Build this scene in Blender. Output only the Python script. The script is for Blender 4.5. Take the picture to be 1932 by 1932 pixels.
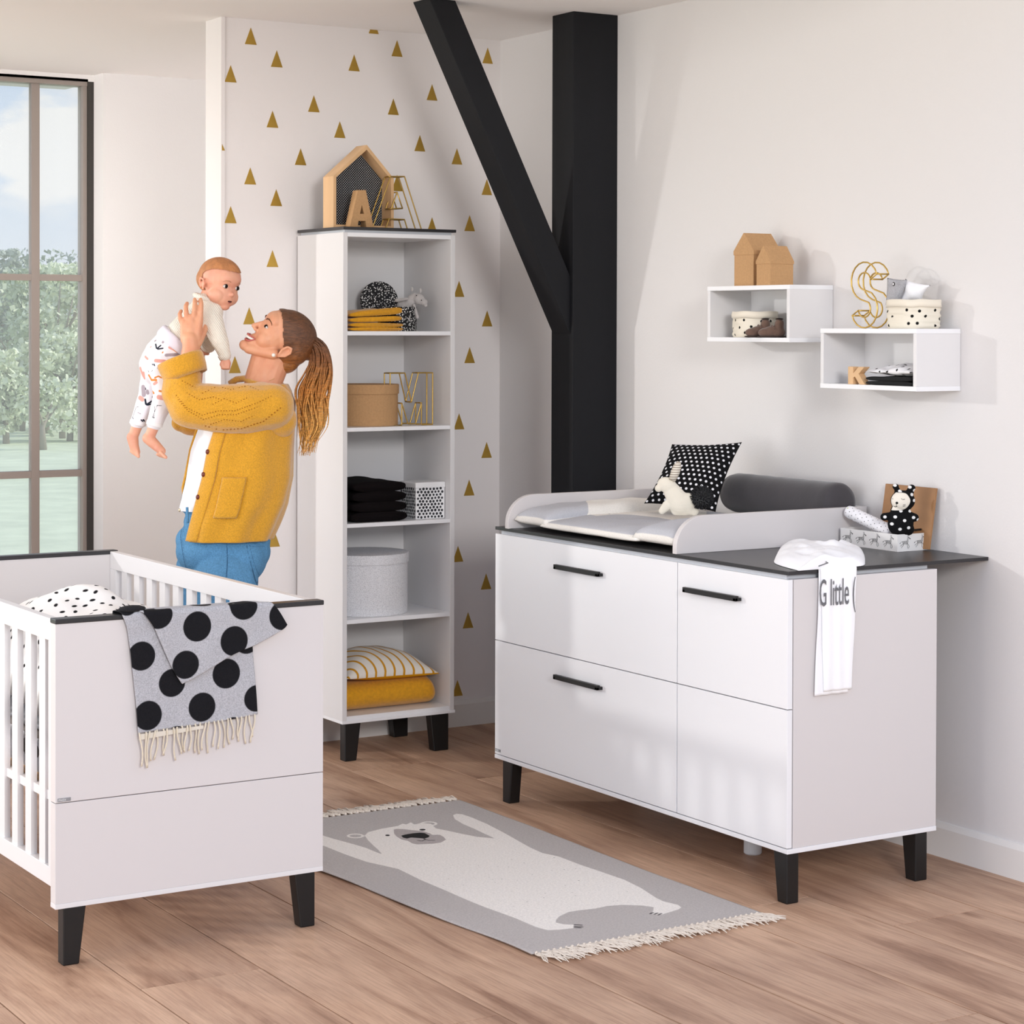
import bpy, bmesh, math, random
import numpy as np
from math import sin, cos, pi, radians as rad
from mathutils import Vector, Matrix, Euler, noise
for o in list(bpy.data.objects): bpy.data.objects.remove(o)
SC = bpy.context.scene
COL = SC.collection
random.seed(7)
# ---------------------------------------------------------------- camera
FPX, YAW, PITCH, ROLL, CY = 4029.67, rad(-31.7711), rad(-0.647), rad(-0.1555), 664.216
_R0 = Vector((cos(YAW), sin(YAW), 0)); _F0 = Vector((-sin(YAW), cos(YAW), 0)); _Z = Vector((0, 0, 1))
_F = _F0*cos(PITCH) + _Z*sin(PITCH); _U0 = -_F0*sin(PITCH) + _Z*cos(PITCH)
_R = _R0*cos(ROLL) - _U0*sin(ROLL); _U = _R0*sin(ROLL) + _U0*cos(ROLL)
CAM = Vector((0, 0, 1.6))
cd = bpy.data.cameras.new('camera'); cam = bpy.data.objects.new('camera', cd); COL.objects.link(cam)
m = Matrix((( _R.x, _U.x, -_F.x), (_R.y, _U.y, -_F.y), (_R.z, _U.z, -_F.z))).to_4x4()
m.translation = CAM; cam.matrix_world = m
cd.sensor_width = 36; cd.lens = FPX/1932*36; cd.shift_y = (CY-966)/1932; cd.clip_start = 0.1; cd.clip_end = 300
SC.camera = cam

def ray(u, v): return _F + _R*((u-966)/FPX) - _U*((v-CY)/FPX)
def at(u, v, **k):
    """world point on a real plane x=, y= or z= (a wall, a shelf, the floor) or at depth d="""
    d = ray(u, v); ax, val = list(k.items())[0]
    if ax == 'd': return CAM + d*val
    i = 'xyz'.index(ax); return CAM + d*((val-CAM[i])/d[i])

# ---------------------------------------------------------------- world, sun, large lights, exposure
W = bpy.data.worlds.new('sky'); SC.world = W; W.use_nodes = True
nt = W.node_tree; nt.nodes.clear()
def N(t, ty, **kw):
    n = t.nodes.new(ty)
    for k, v in kw.items():
        if k.startswith('i_'): n.inputs[k[2:].replace('_', ' ')].default_value = v
        else: setattr(n, k, v)
    return n
def ramp(t, stops, interp='LINEAR'):
    n = t.nodes.new('ShaderNodeValToRGB'); n.color_ramp.interpolation = interp
    e = n.color_ramp.elements
    while len(e) < len(stops): e.new(0.5)
    for el, (p, c) in zip(e, stops):
        el.position = p; el.color = c if len(c) == 4 else (*c, 1)
    return n
tc = N(nt, 'ShaderNodeTexCoord'); sp = N(nt, 'ShaderNodeSeparateXYZ'); nt.links.new(tc.outputs['Generated'], sp.inputs[0])
grad = ramp(nt, [(0.0, (.42, .45, .36)), (.49, (.62, .66, .58)), (.5, (.86, .90, .94)), (.56, (.62, .76, .97)), (.68, (.52, .66, .97)), (1, (.42, .56, .90))])
mp = N(nt, 'ShaderNodeMapRange', i_From_Min=-1, i_From_Max=1); nt.links.new(sp.outputs['Z'], mp.inputs['Value']); nt.links.new(mp.outputs[0], grad.inputs[0])
mpc = N(nt, 'ShaderNodeMapping'); mpc.inputs['Scale'].default_value = (1, 1, 2.6); mpc.inputs['Location'].default_value = (.36, .0, .03)
nt.links.new(tc.outputs['Generated'], mpc.inputs[0])
cn = N(nt, 'ShaderNodeTexNoise', i_Scale=4.2, i_Detail=7, i_Roughness=.55); nt.links.new(mpc.outputs[0], cn.inputs['Vector'])
cr = ramp(nt, [(.50, (0, 0, 0)), (.60, (1, 1, 1))]); nt.links.new(cn.outputs['Fac'], cr.inputs[0])
mxs = N(nt, 'ShaderNodeMix', data_type='RGBA'); nt.links.new(cr.outputs[0], mxs.inputs[0]); nt.links.new(grad.outputs[0], mxs.inputs[6]); mxs.inputs[7].default_value = (.97, .97, .97, 1)
cdir = ray(150, 275).normalized()
sc_ = N(nt, 'ShaderNodeVectorMath', operation='SUBTRACT'); sc_.inputs[1].default_value = tuple(cdir); nt.links.new(tc.outputs['Generated'], sc_.inputs[0])
ms_ = N(nt, 'ShaderNodeVectorMath', operation='MULTIPLY'); ms_.inputs[1].default_value = (22, 22, 48); nt.links.new(sc_.outputs[0], ms_.inputs[0])
n3_ = N(nt, 'ShaderNodeTexNoise', i_Scale=1.6, i_Detail=6); nt.links.new(ms_.outputs[0], n3_.inputs['Vector'])
ln_ = N(nt, 'ShaderNodeVectorMath', operation='LENGTH'); nt.links.new(ms_.outputs[0], ln_.inputs[0])
ma_ = N(nt, 'ShaderNodeMath', operation='MULTIPLY_ADD'); ma_.inputs[1].default_value = -1.6; nt.links.new(n3_.outputs['Fac'], ma_.inputs[0]); nt.links.new(ln_.outputs['Value'], ma_.inputs[2])
rc_ = ramp(nt, [(.0, (1, 1, 1)), (.12, (1, 1, 1)), (.42, (0, 0, 0))]); nt.links.new(ma_.outputs[0], rc_.inputs[0])
mx4 = N(nt, 'ShaderNodeMix', data_type='RGBA'); nt.links.new(rc_.outputs[0], mx4.inputs[0]); nt.links.new(mxs.outputs[2], mx4.inputs[6]); mx4.inputs[7].default_value = (1, 1, 1, 1)
bg = N(nt, 'ShaderNodeBackground', i_Strength=1.12); nt.links.new(mx4.outputs[2], bg.inputs[0])
wo = N(nt, 'ShaderNodeOutputWorld'); nt.links.new(bg.outputs[0], wo.inputs[0])

def area(name, loc, target, sx, sy, power, col=(1, 1, 1), shape='RECTANGLE', spread=180):
    l = bpy.data.lights.new(name, 'AREA'); l.shape = shape; l.size = sx; l.size_y = sy; l.energy = power; l.color = col; l.spread = rad(spread)
    o = bpy.data.objects.new(name, l); COL.objects.link(o); o.location = loc
    o.rotation_euler = (Vector(target)-Vector(loc)).to_track_quat('-Z', 'Y').to_euler(); return o
# low warm key entering through the open garden side, left beyond the cot
area('key_light', (-2.5, 10.6, 2.85), (4.2, 5.2, 1.1), .30, .30, 175, (1, .98, .95), 'DISK')
# soft light high on the camera side, right of the camera
area('front_light', (.95, -2.5, 3.1), (3.9, 7.2, 1.3), 1.5, 1.2, 262, (1, .98, .965))
# added broad fill lamp standing in for daylight from the open left side
area('left_fill', (-2.6, 5.4, 1.7), (3.0, 5.6, 1.0), 3.6, 2.6, 76, (1, .99, .985))
area('rear_light', (-.6, -1.6, 2.0), (3.0, 6.0, .9), 3.5, 2.4, 26, (1, .97, .94))  # added broad ambient fill behind the camera
# added unseen lamp brightening the far wall and ceiling by the window
area('far_wall_fill', (.9, 7.3, 1.5), (4.0, 9.5, 2.1), 1.2, 2.0, 7, (1, .98, .96), spread=42)
# added unseen uplight near the garden side, aimed up to brighten the ceiling
area('ceiling_uplight', (-.8, 5.4, .8), (.3, 6.3, 2.7), 1.8, 1.8, 44, (1, .985, .97))
sun = bpy.data.lights.new('sun', 'SUN'); sun.energy = 3.0; sun.angle = rad(1.0); sun.color = (1, .96, .88)
so = bpy.data.objects.new('sun', sun); COL.objects.link(so); so.rotation_euler = Vector((-.85, .35, -.6)).to_track_quat('-Z', 'Y').to_euler()
V_ = SC.view_settings; V_.view_transform = 'Standard'; V_.look = 'None'; V_.gamma = 1; V_.use_curve_mapping = False; V_.exposure = -0.06

# ---------------------------------------------------------------- materials
def hexc(h):
    h = h.lstrip('#'); c = [int(h[i:i+2], 16)/255 for i in (0, 2, 4)]
    return tuple((x/12.92 if x <= .04045 else ((x+.055)/1.055)**2.4) for x in c) + (1,)
MATS = {}
def mat(name, col='#ffffff', rough=.6, metal=0, bump=0, bscale=200, var=0, vscale=8, spec=.5, coat=0, sheen=0, stretch=None):
    if name in MATS: return MATS[name]
    m = bpy.data.materials.new(name); m.use_nodes = True; t = m.node_tree; b = t.nodes['Principled BSDF']
    c = hexc(col) if isinstance(col, str) else col
    b.inputs['Base Color'].default_value = c; b.inputs['Roughness'].default_value = rough; b.inputs['Metallic'].default_value = metal
    b.inputs['Specular IOR Level'].default_value = spec; b.inputs['Coat Weight'].default_value = coat
    b.inputs['Sheen Weight'].default_value = sheen
    tc = N(t, 'ShaderNodeTexCoord'); mp = N(t, 'ShaderNodeMapping'); t.links.new(tc.outputs['Object'], mp.inputs[0])
    if stretch: mp.inputs['Scale'].default_value = stretch
    if bump:
        n = N(t, 'ShaderNodeTexNoise', i_Scale=bscale, i_Detail=4); t.links.new(mp.outputs[0], n.inputs['Vector'])
        bp = N(t, 'ShaderNodeBump', i_Strength=bump, i_Distance=.002); t.links.new(n.outputs['Fac'], bp.inputs['Height']); t.links.new(bp.outputs[0], b.inputs['Normal'])
    if var:
        n = N(t, 'ShaderNodeTexNoise', i_Scale=vscale, i_Detail=5); t.links.new(mp.outputs[0], n.inputs['Vector'])
        r = ramp(t, [(.3, tuple(x*(1-var) for x in c[:3])), (.7, tuple(min(1, x*(1+var)) for x in c[:3]))]); t.links.new(n.outputs['Fac'], r.inputs[0]); t.links.new(r.outputs[0], b.inputs['Base Color'])
    m['b'] = 1; MATS[name] = m; return m
WHITE = mat('white_lacquer', '#e2e0e0', .38, bump=.03, bscale=60)
PANEL_SHADED = mat('white_panel_shaded', '#d8d3d2', .4, bump=.03, bscale=60)  # the furniture white darkened, shade of the unlit faces put into its colour
WHITE2 = mat('white_edge', '#efeff1', .35)
RISER = mat('grey_edge', '#c8cacf', .4)
BLACK = mat('anthracite_laminate', '#2b2a2c', .34, bump=.12, bscale=500, var=.12, vscale=120)
BLACKP = mat('black_paint', '#0b0a0b', .45, bump=.05, bscale=80)
BEAM = mat('black_timber_paint', '#101116', .68, spec=.3, bump=.35, bscale=30, var=.15, vscale=6, stretch=(1, 1, .15))
WALL = mat('warm_white_wall', '#e1dedd', .9, bump=.25, bscale=140, spec=.2)
PAPER = mat('wallpaper', '#eee9e8', .85, bump=.18, bscale=260, spec=.2)
CEIL = mat('ceiling_paint', '#f8f5f3', .95, spec=.1)
SKIRT = mat('skirting_white', '#e8e4e0', .5)
GOLDP = mat('gold_print', '#b8943f', .38, metal=.55, var=.08, vscale=30)
BRASS = mat('brass_wire', '#c9a75c', .32, metal=.85)
KRAFT = mat('kraft_card', '#bd9468', .85, bump=.15, bscale=300, var=.07, vscale=150)
BEECH = mat('pale_wood', '#d9b184', .5, bump=.05, bscale=60, var=.12, vscale=14, stretch=(1, 1, .12))
FRAMEM = mat('window_metal', '#9a8f88', .45, metal=.2)
FRAMED = mat('window_metal_dark', '#3b3734', .5, metal=.3)

# ---------------------------------------------------------------- builders
class B:
    """collects shapes in world coordinates and links them as ONE mesh object"""
    def __init__(s, off=(0, 0, 0)): s.bm = bmesh.new(); s.off = Vector(off)
    def box(s, x0, x1, y0, y1, z0, z1):
        vs = [s.bm.verts.new((x, y, z)) for z in (z0, z1) for y in (y0, y1) for x in (x0, x1)]
        for f in ((0, 2, 3, 1), (4, 5, 7, 6), (0, 1, 5, 4), (2, 6, 7, 3), (0, 4, 6, 2), (1, 3, 7, 5)): s.bm.faces.new([vs[i] for i in f])
        return s
    def hexa(s, bot, top):
        vs = [s.bm.verts.new(p) for p in list(bot)+list(top)]; n = len(bot)
        s.bm.faces.new(list(reversed(vs[:n]))); s.bm.faces.new(vs[n:])
        for i in range(n): s.bm.faces.new((vs[i], vs[(i+1) % n], vs[n+(i+1) % n], vs[n+i]))
        return s
    def prism(s, poly, ax, a, b):
        """poly in the other two axes, extruded along ax from a to b"""
        def P(p, t):
            if ax == 'x': return (t, p[0], p[1])
            if ax == 'y': return (p[0], t, p[1])
            return (p[0], p[1], t)
        return s.hexa([P(p, a) for p in poly], [P(p, b) for p in poly])
    def lathe(s, prof, c=(0, 0, 0), n=32, sx=1, sy=1):
        rings = []
        for r, z in prof:
            rings.append([s.bm.verts.new((c[0]+sx*r*cos(2*pi*i/n), c[1]+sy*r*sin(2*pi*i/n), c[2]+z)) for i in range(n)])
        for a, b in zip(rings, rings[1:]):
            for i in range(n): s.bm.faces.new((a[i], a[(i+1) % n], b[(i+1) % n], b[i]))
        if prof[0][0] > 1e-6: s.bm.faces.new(list(reversed(rings[0])))
        if prof[-1][0] > 1e-6: s.bm.faces.new(rings[-1])
        return s
    def tube(s, pts, r, n=8, closed=False, caps=True, flat=1):
        pts = [Vector(p) for p in pts]; L = len(pts)
        rr = r if isinstance(r, (list, tuple)) else [r]*L
        rings = []; up = None
        for i, p in enumerate(pts):
            if closed: d = pts[(i+1) % L]-pts[i-1]
            else: d = pts[min(i+1, L-1)]-pts[max(i-1, 0)]
            d.normalize()
            if up is None: up = Vector((0, 0, 1)) if abs(d.z) < .9 else Vector((1, 0, 0))
            a = (up - d*up.dot(d)); a.normalize(); b = d.cross(a); up = a
            rings.append([s.bm.verts.new(p+(a*cos(2*pi*k/n)+b*sin(2*pi*k/n)*flat)*rr[i]) for k in range(n)])
        m = L if closed else L-1
        for i in range(m):
            A, Bq = rings[i], rings[(i+1) % L]
            for k in range(n): s.bm.faces.new((A[k], A[(k+1) % n], Bq[(k+1) % n], Bq[k]))
        if not closed and caps: s.bm.faces.new(list(reversed(rings[0]))); s.bm.faces.new(rings[-1])
        return s
    def ball(s, c, r, rot=None, sub=2, scale=(1, 1, 1)):
        M = Matrix.Translation(c) @ (rot.to_matrix().to_4x4() if rot else Matrix()) @ Matrix.Diagonal((*scale, 1))
        bmesh.ops.create_icosphere(s.bm, subdivisions=sub, radius=r, matrix=M); return s
    def grid(s, f, nu, nv, wrap=False):
        vs = [[s.bm.verts.new(f(i/nu, j/nv)) for j in range(nv+1)] for i in range(nu+1)]
        for i in range(nu):
            for j in range(nv): s.bm.faces.new((vs[i][j], vs[i+1][j], vs[i+1][j+1], vs[i][j+1]))
        s.gv = vs; return s
    def xf(s, M): s.bm.transform(M); return s
    def out(s, name, mt, parent=None, smooth=False, bevel=0, solid=0, weld=False, sub=0):
        if weld: bmesh.ops.remove_doubles(s.bm, verts=s.bm.verts, dist=1e-5)
        bmesh.ops.recalc_face_normals(s.bm, faces=s.bm.faces)
        if any(s.off): bmesh.ops.translate(s.bm, vec=-s.off, verts=s.bm.verts)
        if smooth:
            for f in s.bm.faces: f.smooth = True
        me = bpy.data.meshes.new(name); s.bm.to_mesh(me); s.bm.free()
        o = bpy.data.objects.new(name, me); COL.objects.link(o); me.materials.append(mt)
        if parent: o.parent = parent
        elif any(s.off): o.location = s.off
        if solid:
            q = o.modifiers.new('t', 'SOLIDIFY'); q.thickness = solid; q.offset = 0
        if bevel:
            q = o.modifiers.new('b', 'BEVEL'); q.width = bevel; q.segments = 2; q.limit_method = 'ANGLE'; q.angle_limit = rad(40); q.harden_normals = False
        if sub:
            q = o.modifiers.new('s', 'SUBSURF'); q.levels = sub; q.render_levels = sub
        return o
def thing(name, label, cat, loc=(0, 0, 0), rotz=0, group=None):
    o = bpy.data.objects.new(name, None); COL.objects.link(o); o.location = loc; o.rotation_euler = (0, 0, rotz); o.empty_display_size = .05
    o['label'] = label; o['category'] = cat
    if group: o['group'] = group
    return o
def tag(o, label, cat, group=None):
    o['label'] = label; o['category'] = cat
    if group: o['group'] = group
    return o
def struct(o): o['kind'] = 'structure'; return o
def stuff(o): o['kind'] = 'stuff'; return o
def link_part(src, name, parent, loc=(0, 0, 0), rot=(0, 0, 0), sc=(1, 1, 1)):
    o = bpy.data.objects.new(name, src.data); COL.objects.link(o); o.parent = parent; o.location = loc; o.rotation_euler = rot; o.scale = sc; return o

# ---------------------------------------------------------------- room
XW, YP, YB, ZC = 4.5192, 7.392, 9.317, 2.763
fl = struct(B().box(-1.6, XW+.2, .6, YB+.5, -.06, -.012).out('floor', mat('floor_underlay', '#4a3526', .8)))
def wood_floor():
    m = bpy.data.materials.new('oak_plank'); m.use_nodes = True; t = m.node_tree; b = t.nodes['Principled BSDF']
    tc = N(t, 'ShaderNodeTexCoord'); oi = N(t, 'ShaderNodeObjectInfo')
    ml = N(t, 'ShaderNodeVectorMath', operation='SCALE'); ml.inputs[0].default_value = (13, 31, 7); t.links.new(oi.outputs['Random'], ml.inputs['Scale'])
    ad = N(t, 'ShaderNodeVectorMath', operation='ADD'); t.links.new(tc.outputs['Object'], ad.inputs[0]); t.links.new(ml.outputs[0], ad.inputs[1])
    mp = N(t, 'ShaderNodeMapping'); mp.inputs['Scale'].default_value = (1, .13, 1); t.links.new(ad.outputs[0], mp.inputs[0])
    n1 = N(t, 'ShaderNodeTexNoise', i_Scale=9, i_Detail=8, i_Roughness=.6, i_Distortion=.8); t.links.new(mp.outputs[0], n1.inputs['Vector'])
    mpf = N(t, 'ShaderNodeMapping'); mpf.inputs['Scale'].default_value = (1, .035, 1); t.links.new(ad.outputs[0], mpf.inputs[0])
    n2 = N(t, 'ShaderNodeTexNoise', i_Scale=150, i_Detail=5, i_Roughness=.7, i_Distortion=.3); t.links.new(mpf.outputs[0], n2.inputs['Vector'])
    n3 = N(t, 'ShaderNodeTexNoise', i_Scale=2.2, i_Detail=3); t.links.new(ad.outputs[0], n3.inputs['Vector'])
    r1 = ramp(t, [(.28, hexc('#97735d')[:3]), (.45, hexc('#be9b82')[:3]), (.62, hexc('#d2b096')[:3]), (.8, hexc('#c5a188')[:3])]); t.links.new(n1.outputs['Fac'], r1.inputs[0])
    r2 = ramp(t, [(.36, (.66, .62, .60)), (.56, (1, 1, 1))]); t.links.new(n2.outputs['Fac'], r2.inputs[0])
    mx = N(t, 'ShaderNodeMix', data_type='RGBA', blend_type='MULTIPLY'); mx.inputs[0].default_value = .62; t.links.new(r1.outputs[0], mx.inputs[6]); t.links.new(r2.outputs[0], mx.inputs[7])
    r3 = ramp(t, [(.35, (.84, .80, .78)), (.65, (1.05, 1.03, 1.0))]); t.links.new(n3.outputs['Fac'], r3.inputs[0])
    mx2 = N(t, 'ShaderNodeMix', data_type='RGBA', blend_type='MULTIPLY'); mx2.inputs[0].default_value = 1; t.links.new(mx.outputs[2], mx2.inputs[6]); t.links.new(r3.outputs[0], mx2.inputs[7])
    # a few dark knots
    mk = N(t, 'ShaderNodeMapping'); mk.inputs['Scale'].default_value = (5.2, 1.5, 1); t.links.new(ad.outputs[0], mk.inputs[0])
    vk = N(t, 'ShaderNodeTexVoronoi', i_Scale=1.0); t.links.new(mk.outputs[0], vk.inputs['Vector'])
    rk = ramp(t, [(.0, (.38, .30, .26)), (.05, (.62, .54, .5)), (.13, (1, 1, 1))]); t.links.new(vk.outputs['Distance'], rk.inputs[0])
    mx3 = N(t, 'ShaderNodeMix', data_type='RGBA', blend_type='MULTIPLY'); mx3.inputs[0].default_value = .8; t.links.new(mx2.outputs[2], mx3.inputs[6]); t.links.new(rk.outputs[0], mx3.inputs[7])
    t.links.new(mx3.outputs[2], b.inputs['Base Color']); b.inputs['Roughness'].default_value = .5; b.inputs['Specular IOR Level'].default_value = .35
    bp = N(t, 'ShaderNodeBump', i_Strength=.12, i_Distance=.002); t.links.new(n2.outputs['Fac'], bp.inputs['Height']); t.links.new(bp.outputs[0], b.inputs['Normal'])
    return m
OAK = wood_floor()
PW = .3215; k = 0; src = None
x1 = 4.5195+.0
while x1 > -1.5:
    w = PW; L = 2.18; y = .6 - random.uniform(0, 2.0) if k else .6-1.2
    while y < YB+.45:
        ya, yb = max(y, .6), min(y+L, YB+.45)
        if yb-ya > .05:
            B((x1-w/2, (ya+yb)/2, 0)).box(x1-w+.0022, x1-.0022, ya+.0016, yb-.0016, -.012, 0).out('plank', OAK, fl, bevel=.0008).location = (x1-w/2, (ya+yb)/2, 0)
        y += L
    x1 -= w; k += 1
struct(B().box(-1.6, XW+.2, 4.0, YB+.5, ZC, ZC+.12).out('ceiling', CEIL))
struct(B().box(XW+.0, XW+.15, .3, YB+.5, 0, ZC).out('wall_right', WALL))
# papered partition: front face y=YP, left end at x=3.29
pl = 3.293
wp = struct(B().box(pl, XW, YP, YP+.145, 0, ZC).out('wall_back', PAPER))
B().box(pl-.003, pl+.012, YP-.006, YP+.0, 0.105, ZC).out('edge_strip', PAPER, wp)
YWI, WX0 = YB+.17, 2.3
struct(B().box(3.564, XW+.15, YB, YWI+.06, 0, ZC).out('wall_window_side', WALL))
struct(B().box(-1.6, 3.564, YB+.12, YB+.5, ZC-.03, ZC+.06).out('wall_window_lintel', WALL))
struct(B().box(WX0, 3.564, YB+.1, YB+.5, -.06, .12).out('wall_window_sill', WALL))
# skirting
def skirt(name, poly, ax, a, b): return struct(B().prism(poly, ax, a, b).out(name, SKIRT))
skirt('baseboard_right', [(XW, 0), (XW-.016, 0), (XW-.016, .092), (XW-.009, .105), (XW, .105)], 'y', .4, YP) if 0 else None
def skirt_y(name, x, y0, y1, s):
    return struct(B().prism([(x, 0), (x-.014*s, 0), (x-.014*s, .088), (x-.006*s, .104), (x, .105)], 'y', y0, y1).out(name, SKIRT))
def skirt_x(name, y, x0, x1):
    return struct(B().prism([(y, 0), (y-.014, 0), (y-.014, .088), (y-.006, .104), (y, .105)], 'x', x0, x1).out(name, SKIRT))
skirt_y('baseboard_right', XW, .4, YP, 1)
skirt_x('baseboard_back', YP, pl, XW-.014)
skirt_x('baseboard_window_side', YB, 3.54, XW)
# gold triangles printed on the paper, each a thin flat piece
tri = [(473,52),(522,95),(435,123),(668,103),(749,76),(920,90),(592,180),(742,186),(815,159),(514,209),(641,229),(792,255),(862,280),(567,280),(472,316),(521,357),(435,389),(918.5,338),(886,406),(815,410),(514,472),(470,580),(866,530),(919,586),(886,655),(866,780),(918,834),(885,905),(864,1030),(917,1082),(883,1155),(863,1283),(517,1000),(443,672),(749,330),(698,410),(624,560)]
tb = None; hw, hh = .0245, .064
for (u, v) in tri:
    p = at(u, v, y=YP)
    o = B((p.x, YP, p.z)).prism([(p.x-hw, p.z-hh), (p.x+hw, p.z-hh), (p.x, p.z)], 'y', YP-.0012, YP+.0005).out('triangle', GOLDP, wp)
    o.location = (p.x, YP, p.z)
p = at(705, 56, y=YP)
o = B((p.x, YP, p.z)).prism([(p.x-.022, p.z-.016), (p.x+.022, p.z-.016), (p.x+.016, ZC), (p.x-.016, ZC)], 'y', YP-.0012, YP+.0005).out('triangle', GOLDP, wp); o.location = (p.x, YP, p.z)
p = at(416, 284, y=YP)
o = B((p.x, YP, p.z)).prism([(pl, p.z), (pl+.012, p.z), (pl, p.z+.024)], 'y', YP-.0075, YP-.005).out('triangle', GOLDP, wp); o.location = (p.x, YP, p.z)
# window in the far wall
YWI = YB+.17
def window():
    g = struct(bpy.data.objects.new('window_1', None)); COL.objects.link(g)
    xr = 3.564
    def xx(u): return at(u, 400, y=YWI).x
    zt = at(150, 157, y=YWI).z; zb = .12
    B().box(xr-.028, xr, YWI-.05, YWI+.05, zb, ZC-.03).out('frame_post', FRAMED, g)
    B().box(WX0, xr-.028, YWI-.05, YWI+.05, zt+.015, ZC-.03).out('frame_head', FRAMED, g)
    B().box(WX0, xr-.028, YWI-.04, YWI+.04, zt-.016, zt+.015).out('sash_rail', FRAMEM, g)
    B().box(xr-.046, xr-.028, YWI-.035, YWI+.035, zb, zt-.016).out('sash_stile', FRAMEM, g)
    B().box(WX0, xr, YWI-.05, YWI+.05, .08, zb+.05).out('frame_sill', FRAMEM, g)
    B().box(WX0-.05, WX0, YWI-.05, YWI+.05, 0, ZC-.03).out('frame_post', FRAMED, g)
    m0, m1 = xx(57), xx(72); d = .32
    ms = []
    x = m0
    while x > WX0+.1:
        B().box(x, x+(m1-m0), YWI-.02, YWI+.02, zb+.05, zt-.016).out('mullion', FRAMEM, g); ms.append(x); x -= .33
    zs = [(at(100, 530, y=YWI).z, at(100, 518, y=YWI).z), (at(100, 900, y=YWI).z, at(100, 887, y=YWI).z)]
    for z0, z1 in zs: B().box(WX0, xr-.046, YWI-.018, YWI+.018, z0, z1).out('muntin', FRAMEM, g)
    gm = bpy.data.materials.new('window_glass'); gm.use_nodes = True; t = gm.node_tree; t.nodes.clear()
    tr = N(t, 'ShaderNodeBsdfTransparent'); tr.inputs[0].default_value = (.98, .98, .98, 1); gl = N(t, 'ShaderNodeBsdfGlossy', i_Roughness=.02); mx = N(t, 'ShaderNodeMixShader')
    lw = N(t, 'ShaderNodeFresnel', i_IOR=1.45); t.links.new(lw.outputs[0], mx.inputs[0]); t.links.new(tr.outputs[0], mx.inputs[1]); t.links.new(gl.outputs[0], mx.inputs[2])
    tl = N(t, "ShaderNodeBsdfTranslucent"); tl.inputs[0].default_value = (.95, .95, .95, 1); m2 = N(t, "ShaderNodeMixShader"); m2.inputs[0].default_value = .14; t.links.new(mx.outputs[0], m2.inputs[1]); t.links.new(tl.outputs[0], m2.inputs[2]); ou = N(t, "ShaderNodeOutputMaterial"); t.links.new(m2.outputs[0], ou.inputs[0])  # translucent share in the pane stands in for outdoor haze
    xs = [xr-.04]+ms
    for i in range(len(xs)-1):
        l, r = xs[i+1]+(m1-m0) if i+1 < len(xs) else WX0, xs[i]
        for z0, z1 in ((zb+.04, zs[1][0]), (zs[1][1], zs[0][0]), (zs[0][1], zt-.01)):
            B().box(l-.004, r+.004, YWI-.003, YWI+.003, z0, z1).out('pane', gm, g)
window()
# post and brace
pb = B((4.3225, 6.556, 0)).box(4.3225, XW, 6.556, 6.70, 0, ZC).out('timber_post', BEAM, bevel=.002); tag(pb, 'black painted square timber post standing against the right wall', 'post')
A0, A1 = Vector((4.3225, 1.577)), Vector((4.3225, 1.789)); s_ = Vector((3.731-4.327, 2.753-1.575)).normalized()
def ext(a, z): return (a.x + s_.x*(z-a.y)/s_.y, z)
bb = B((4.3225, 6.575, 1.577)).prism([tuple(A0), tuple(A1), ext(A1, ZC), ext(A0, ZC)], 'y', 6.572, 6.69).out('timber_brace', BEAM, bevel=.002); tag(bb, 'black slanting timber brace running from the post up to the ceiling', 'beam')
# ---------------------------------------------------------------- dresser
def leg(parent, outer, inner_top, inner_bot, other0, other1, z, axis, mt=BLACKP):
    """leg with one upright outer side and one tapering inner side"""
    b = B(parent['base'])
    if axis == 'y':
        q = lambda t: [(other0, outer), (other1, outer), (other1, t), (other0, t)]
    else:
        q = lambda t: [(outer, other0), (outer, other1), (t, other1), (t, other0)]
    b.hexa([(p[0], p[1], 0) for p in q(inner_bot)], [(p[0], p[1], z) for p in q(inner_top)])
    return b.out('leg', mt, parent, bevel=.003)
def logo(parent, base, p, ax, w=.034, h=.0085):
    """small grey relief badge with the letters PAIDI; p = left bottom corner"""
    G = mat('badge_grey', '#8d8d90', .4); G2 = mat('badge_light', '#e8e8e8', .4)
    n = 5; c = w/n
    if ax == 'y': b = B(base).box(p[0], p[0]+w, p[1]-.0012, p[1], p[2], p[2]+h)
    else: b = B(base).box(p[0]-.0012, p[0], p[1]-w, p[1], p[2], p[2]+h)
    bo = b.out('badge', G, parent)
    t = text_mesh('PAIDI', h*.95, G2, 'letters', .0004)
    t.parent = bo
    if ax == 'y': t.location = Vector((p[0]+w*.05, p[1]-.0013, p[2]+h*.14))-Vector(base); t.rotation_euler = (pi/2, 0, 0)
    else: t.location = Vector((p[0]-.0013, p[1]-w*.05, p[2]+h*.14))-Vector(base); t.rotation_euler = (pi/2, 0, -pi/2)
def text_mesh(s, size, mt, name, ext=.0005, sx=1):
    c = bpy.data.curves.new(name, 'FONT'); c.body = s; c.size = size; c.extrude = ext; c.resolution_u = 3
    o = bpy.data.objects.new('tmp', c); COL.objects.link(o)
    dg = bpy.context.evaluated_depsgraph_get(); me = bpy.data.meshes.new_from_object(o.evaluated_get(dg))
    bpy.data.objects.remove(o); me.materials.clear(); me.materials.append(mt)
    q = bpy.data.objects.new(name, me); COL.objects.link(q); q.scale = (sx, 1, 1); return q
dx0, dx1, dy0, dy1 = 3.7622, 4.3168, 4.6179, 6.1799
base = (dx0, dy0, 0)
D = thing('changing_dresser', 'wide white dresser with black handles, black legs and an anthracite top', 'dresser', base); D['base'] = base
B(base).box(dx0, dx1, dy0, dy1, .1411, .1545).out('base_panel', WHITE2, D, bevel=.0012)
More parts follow.
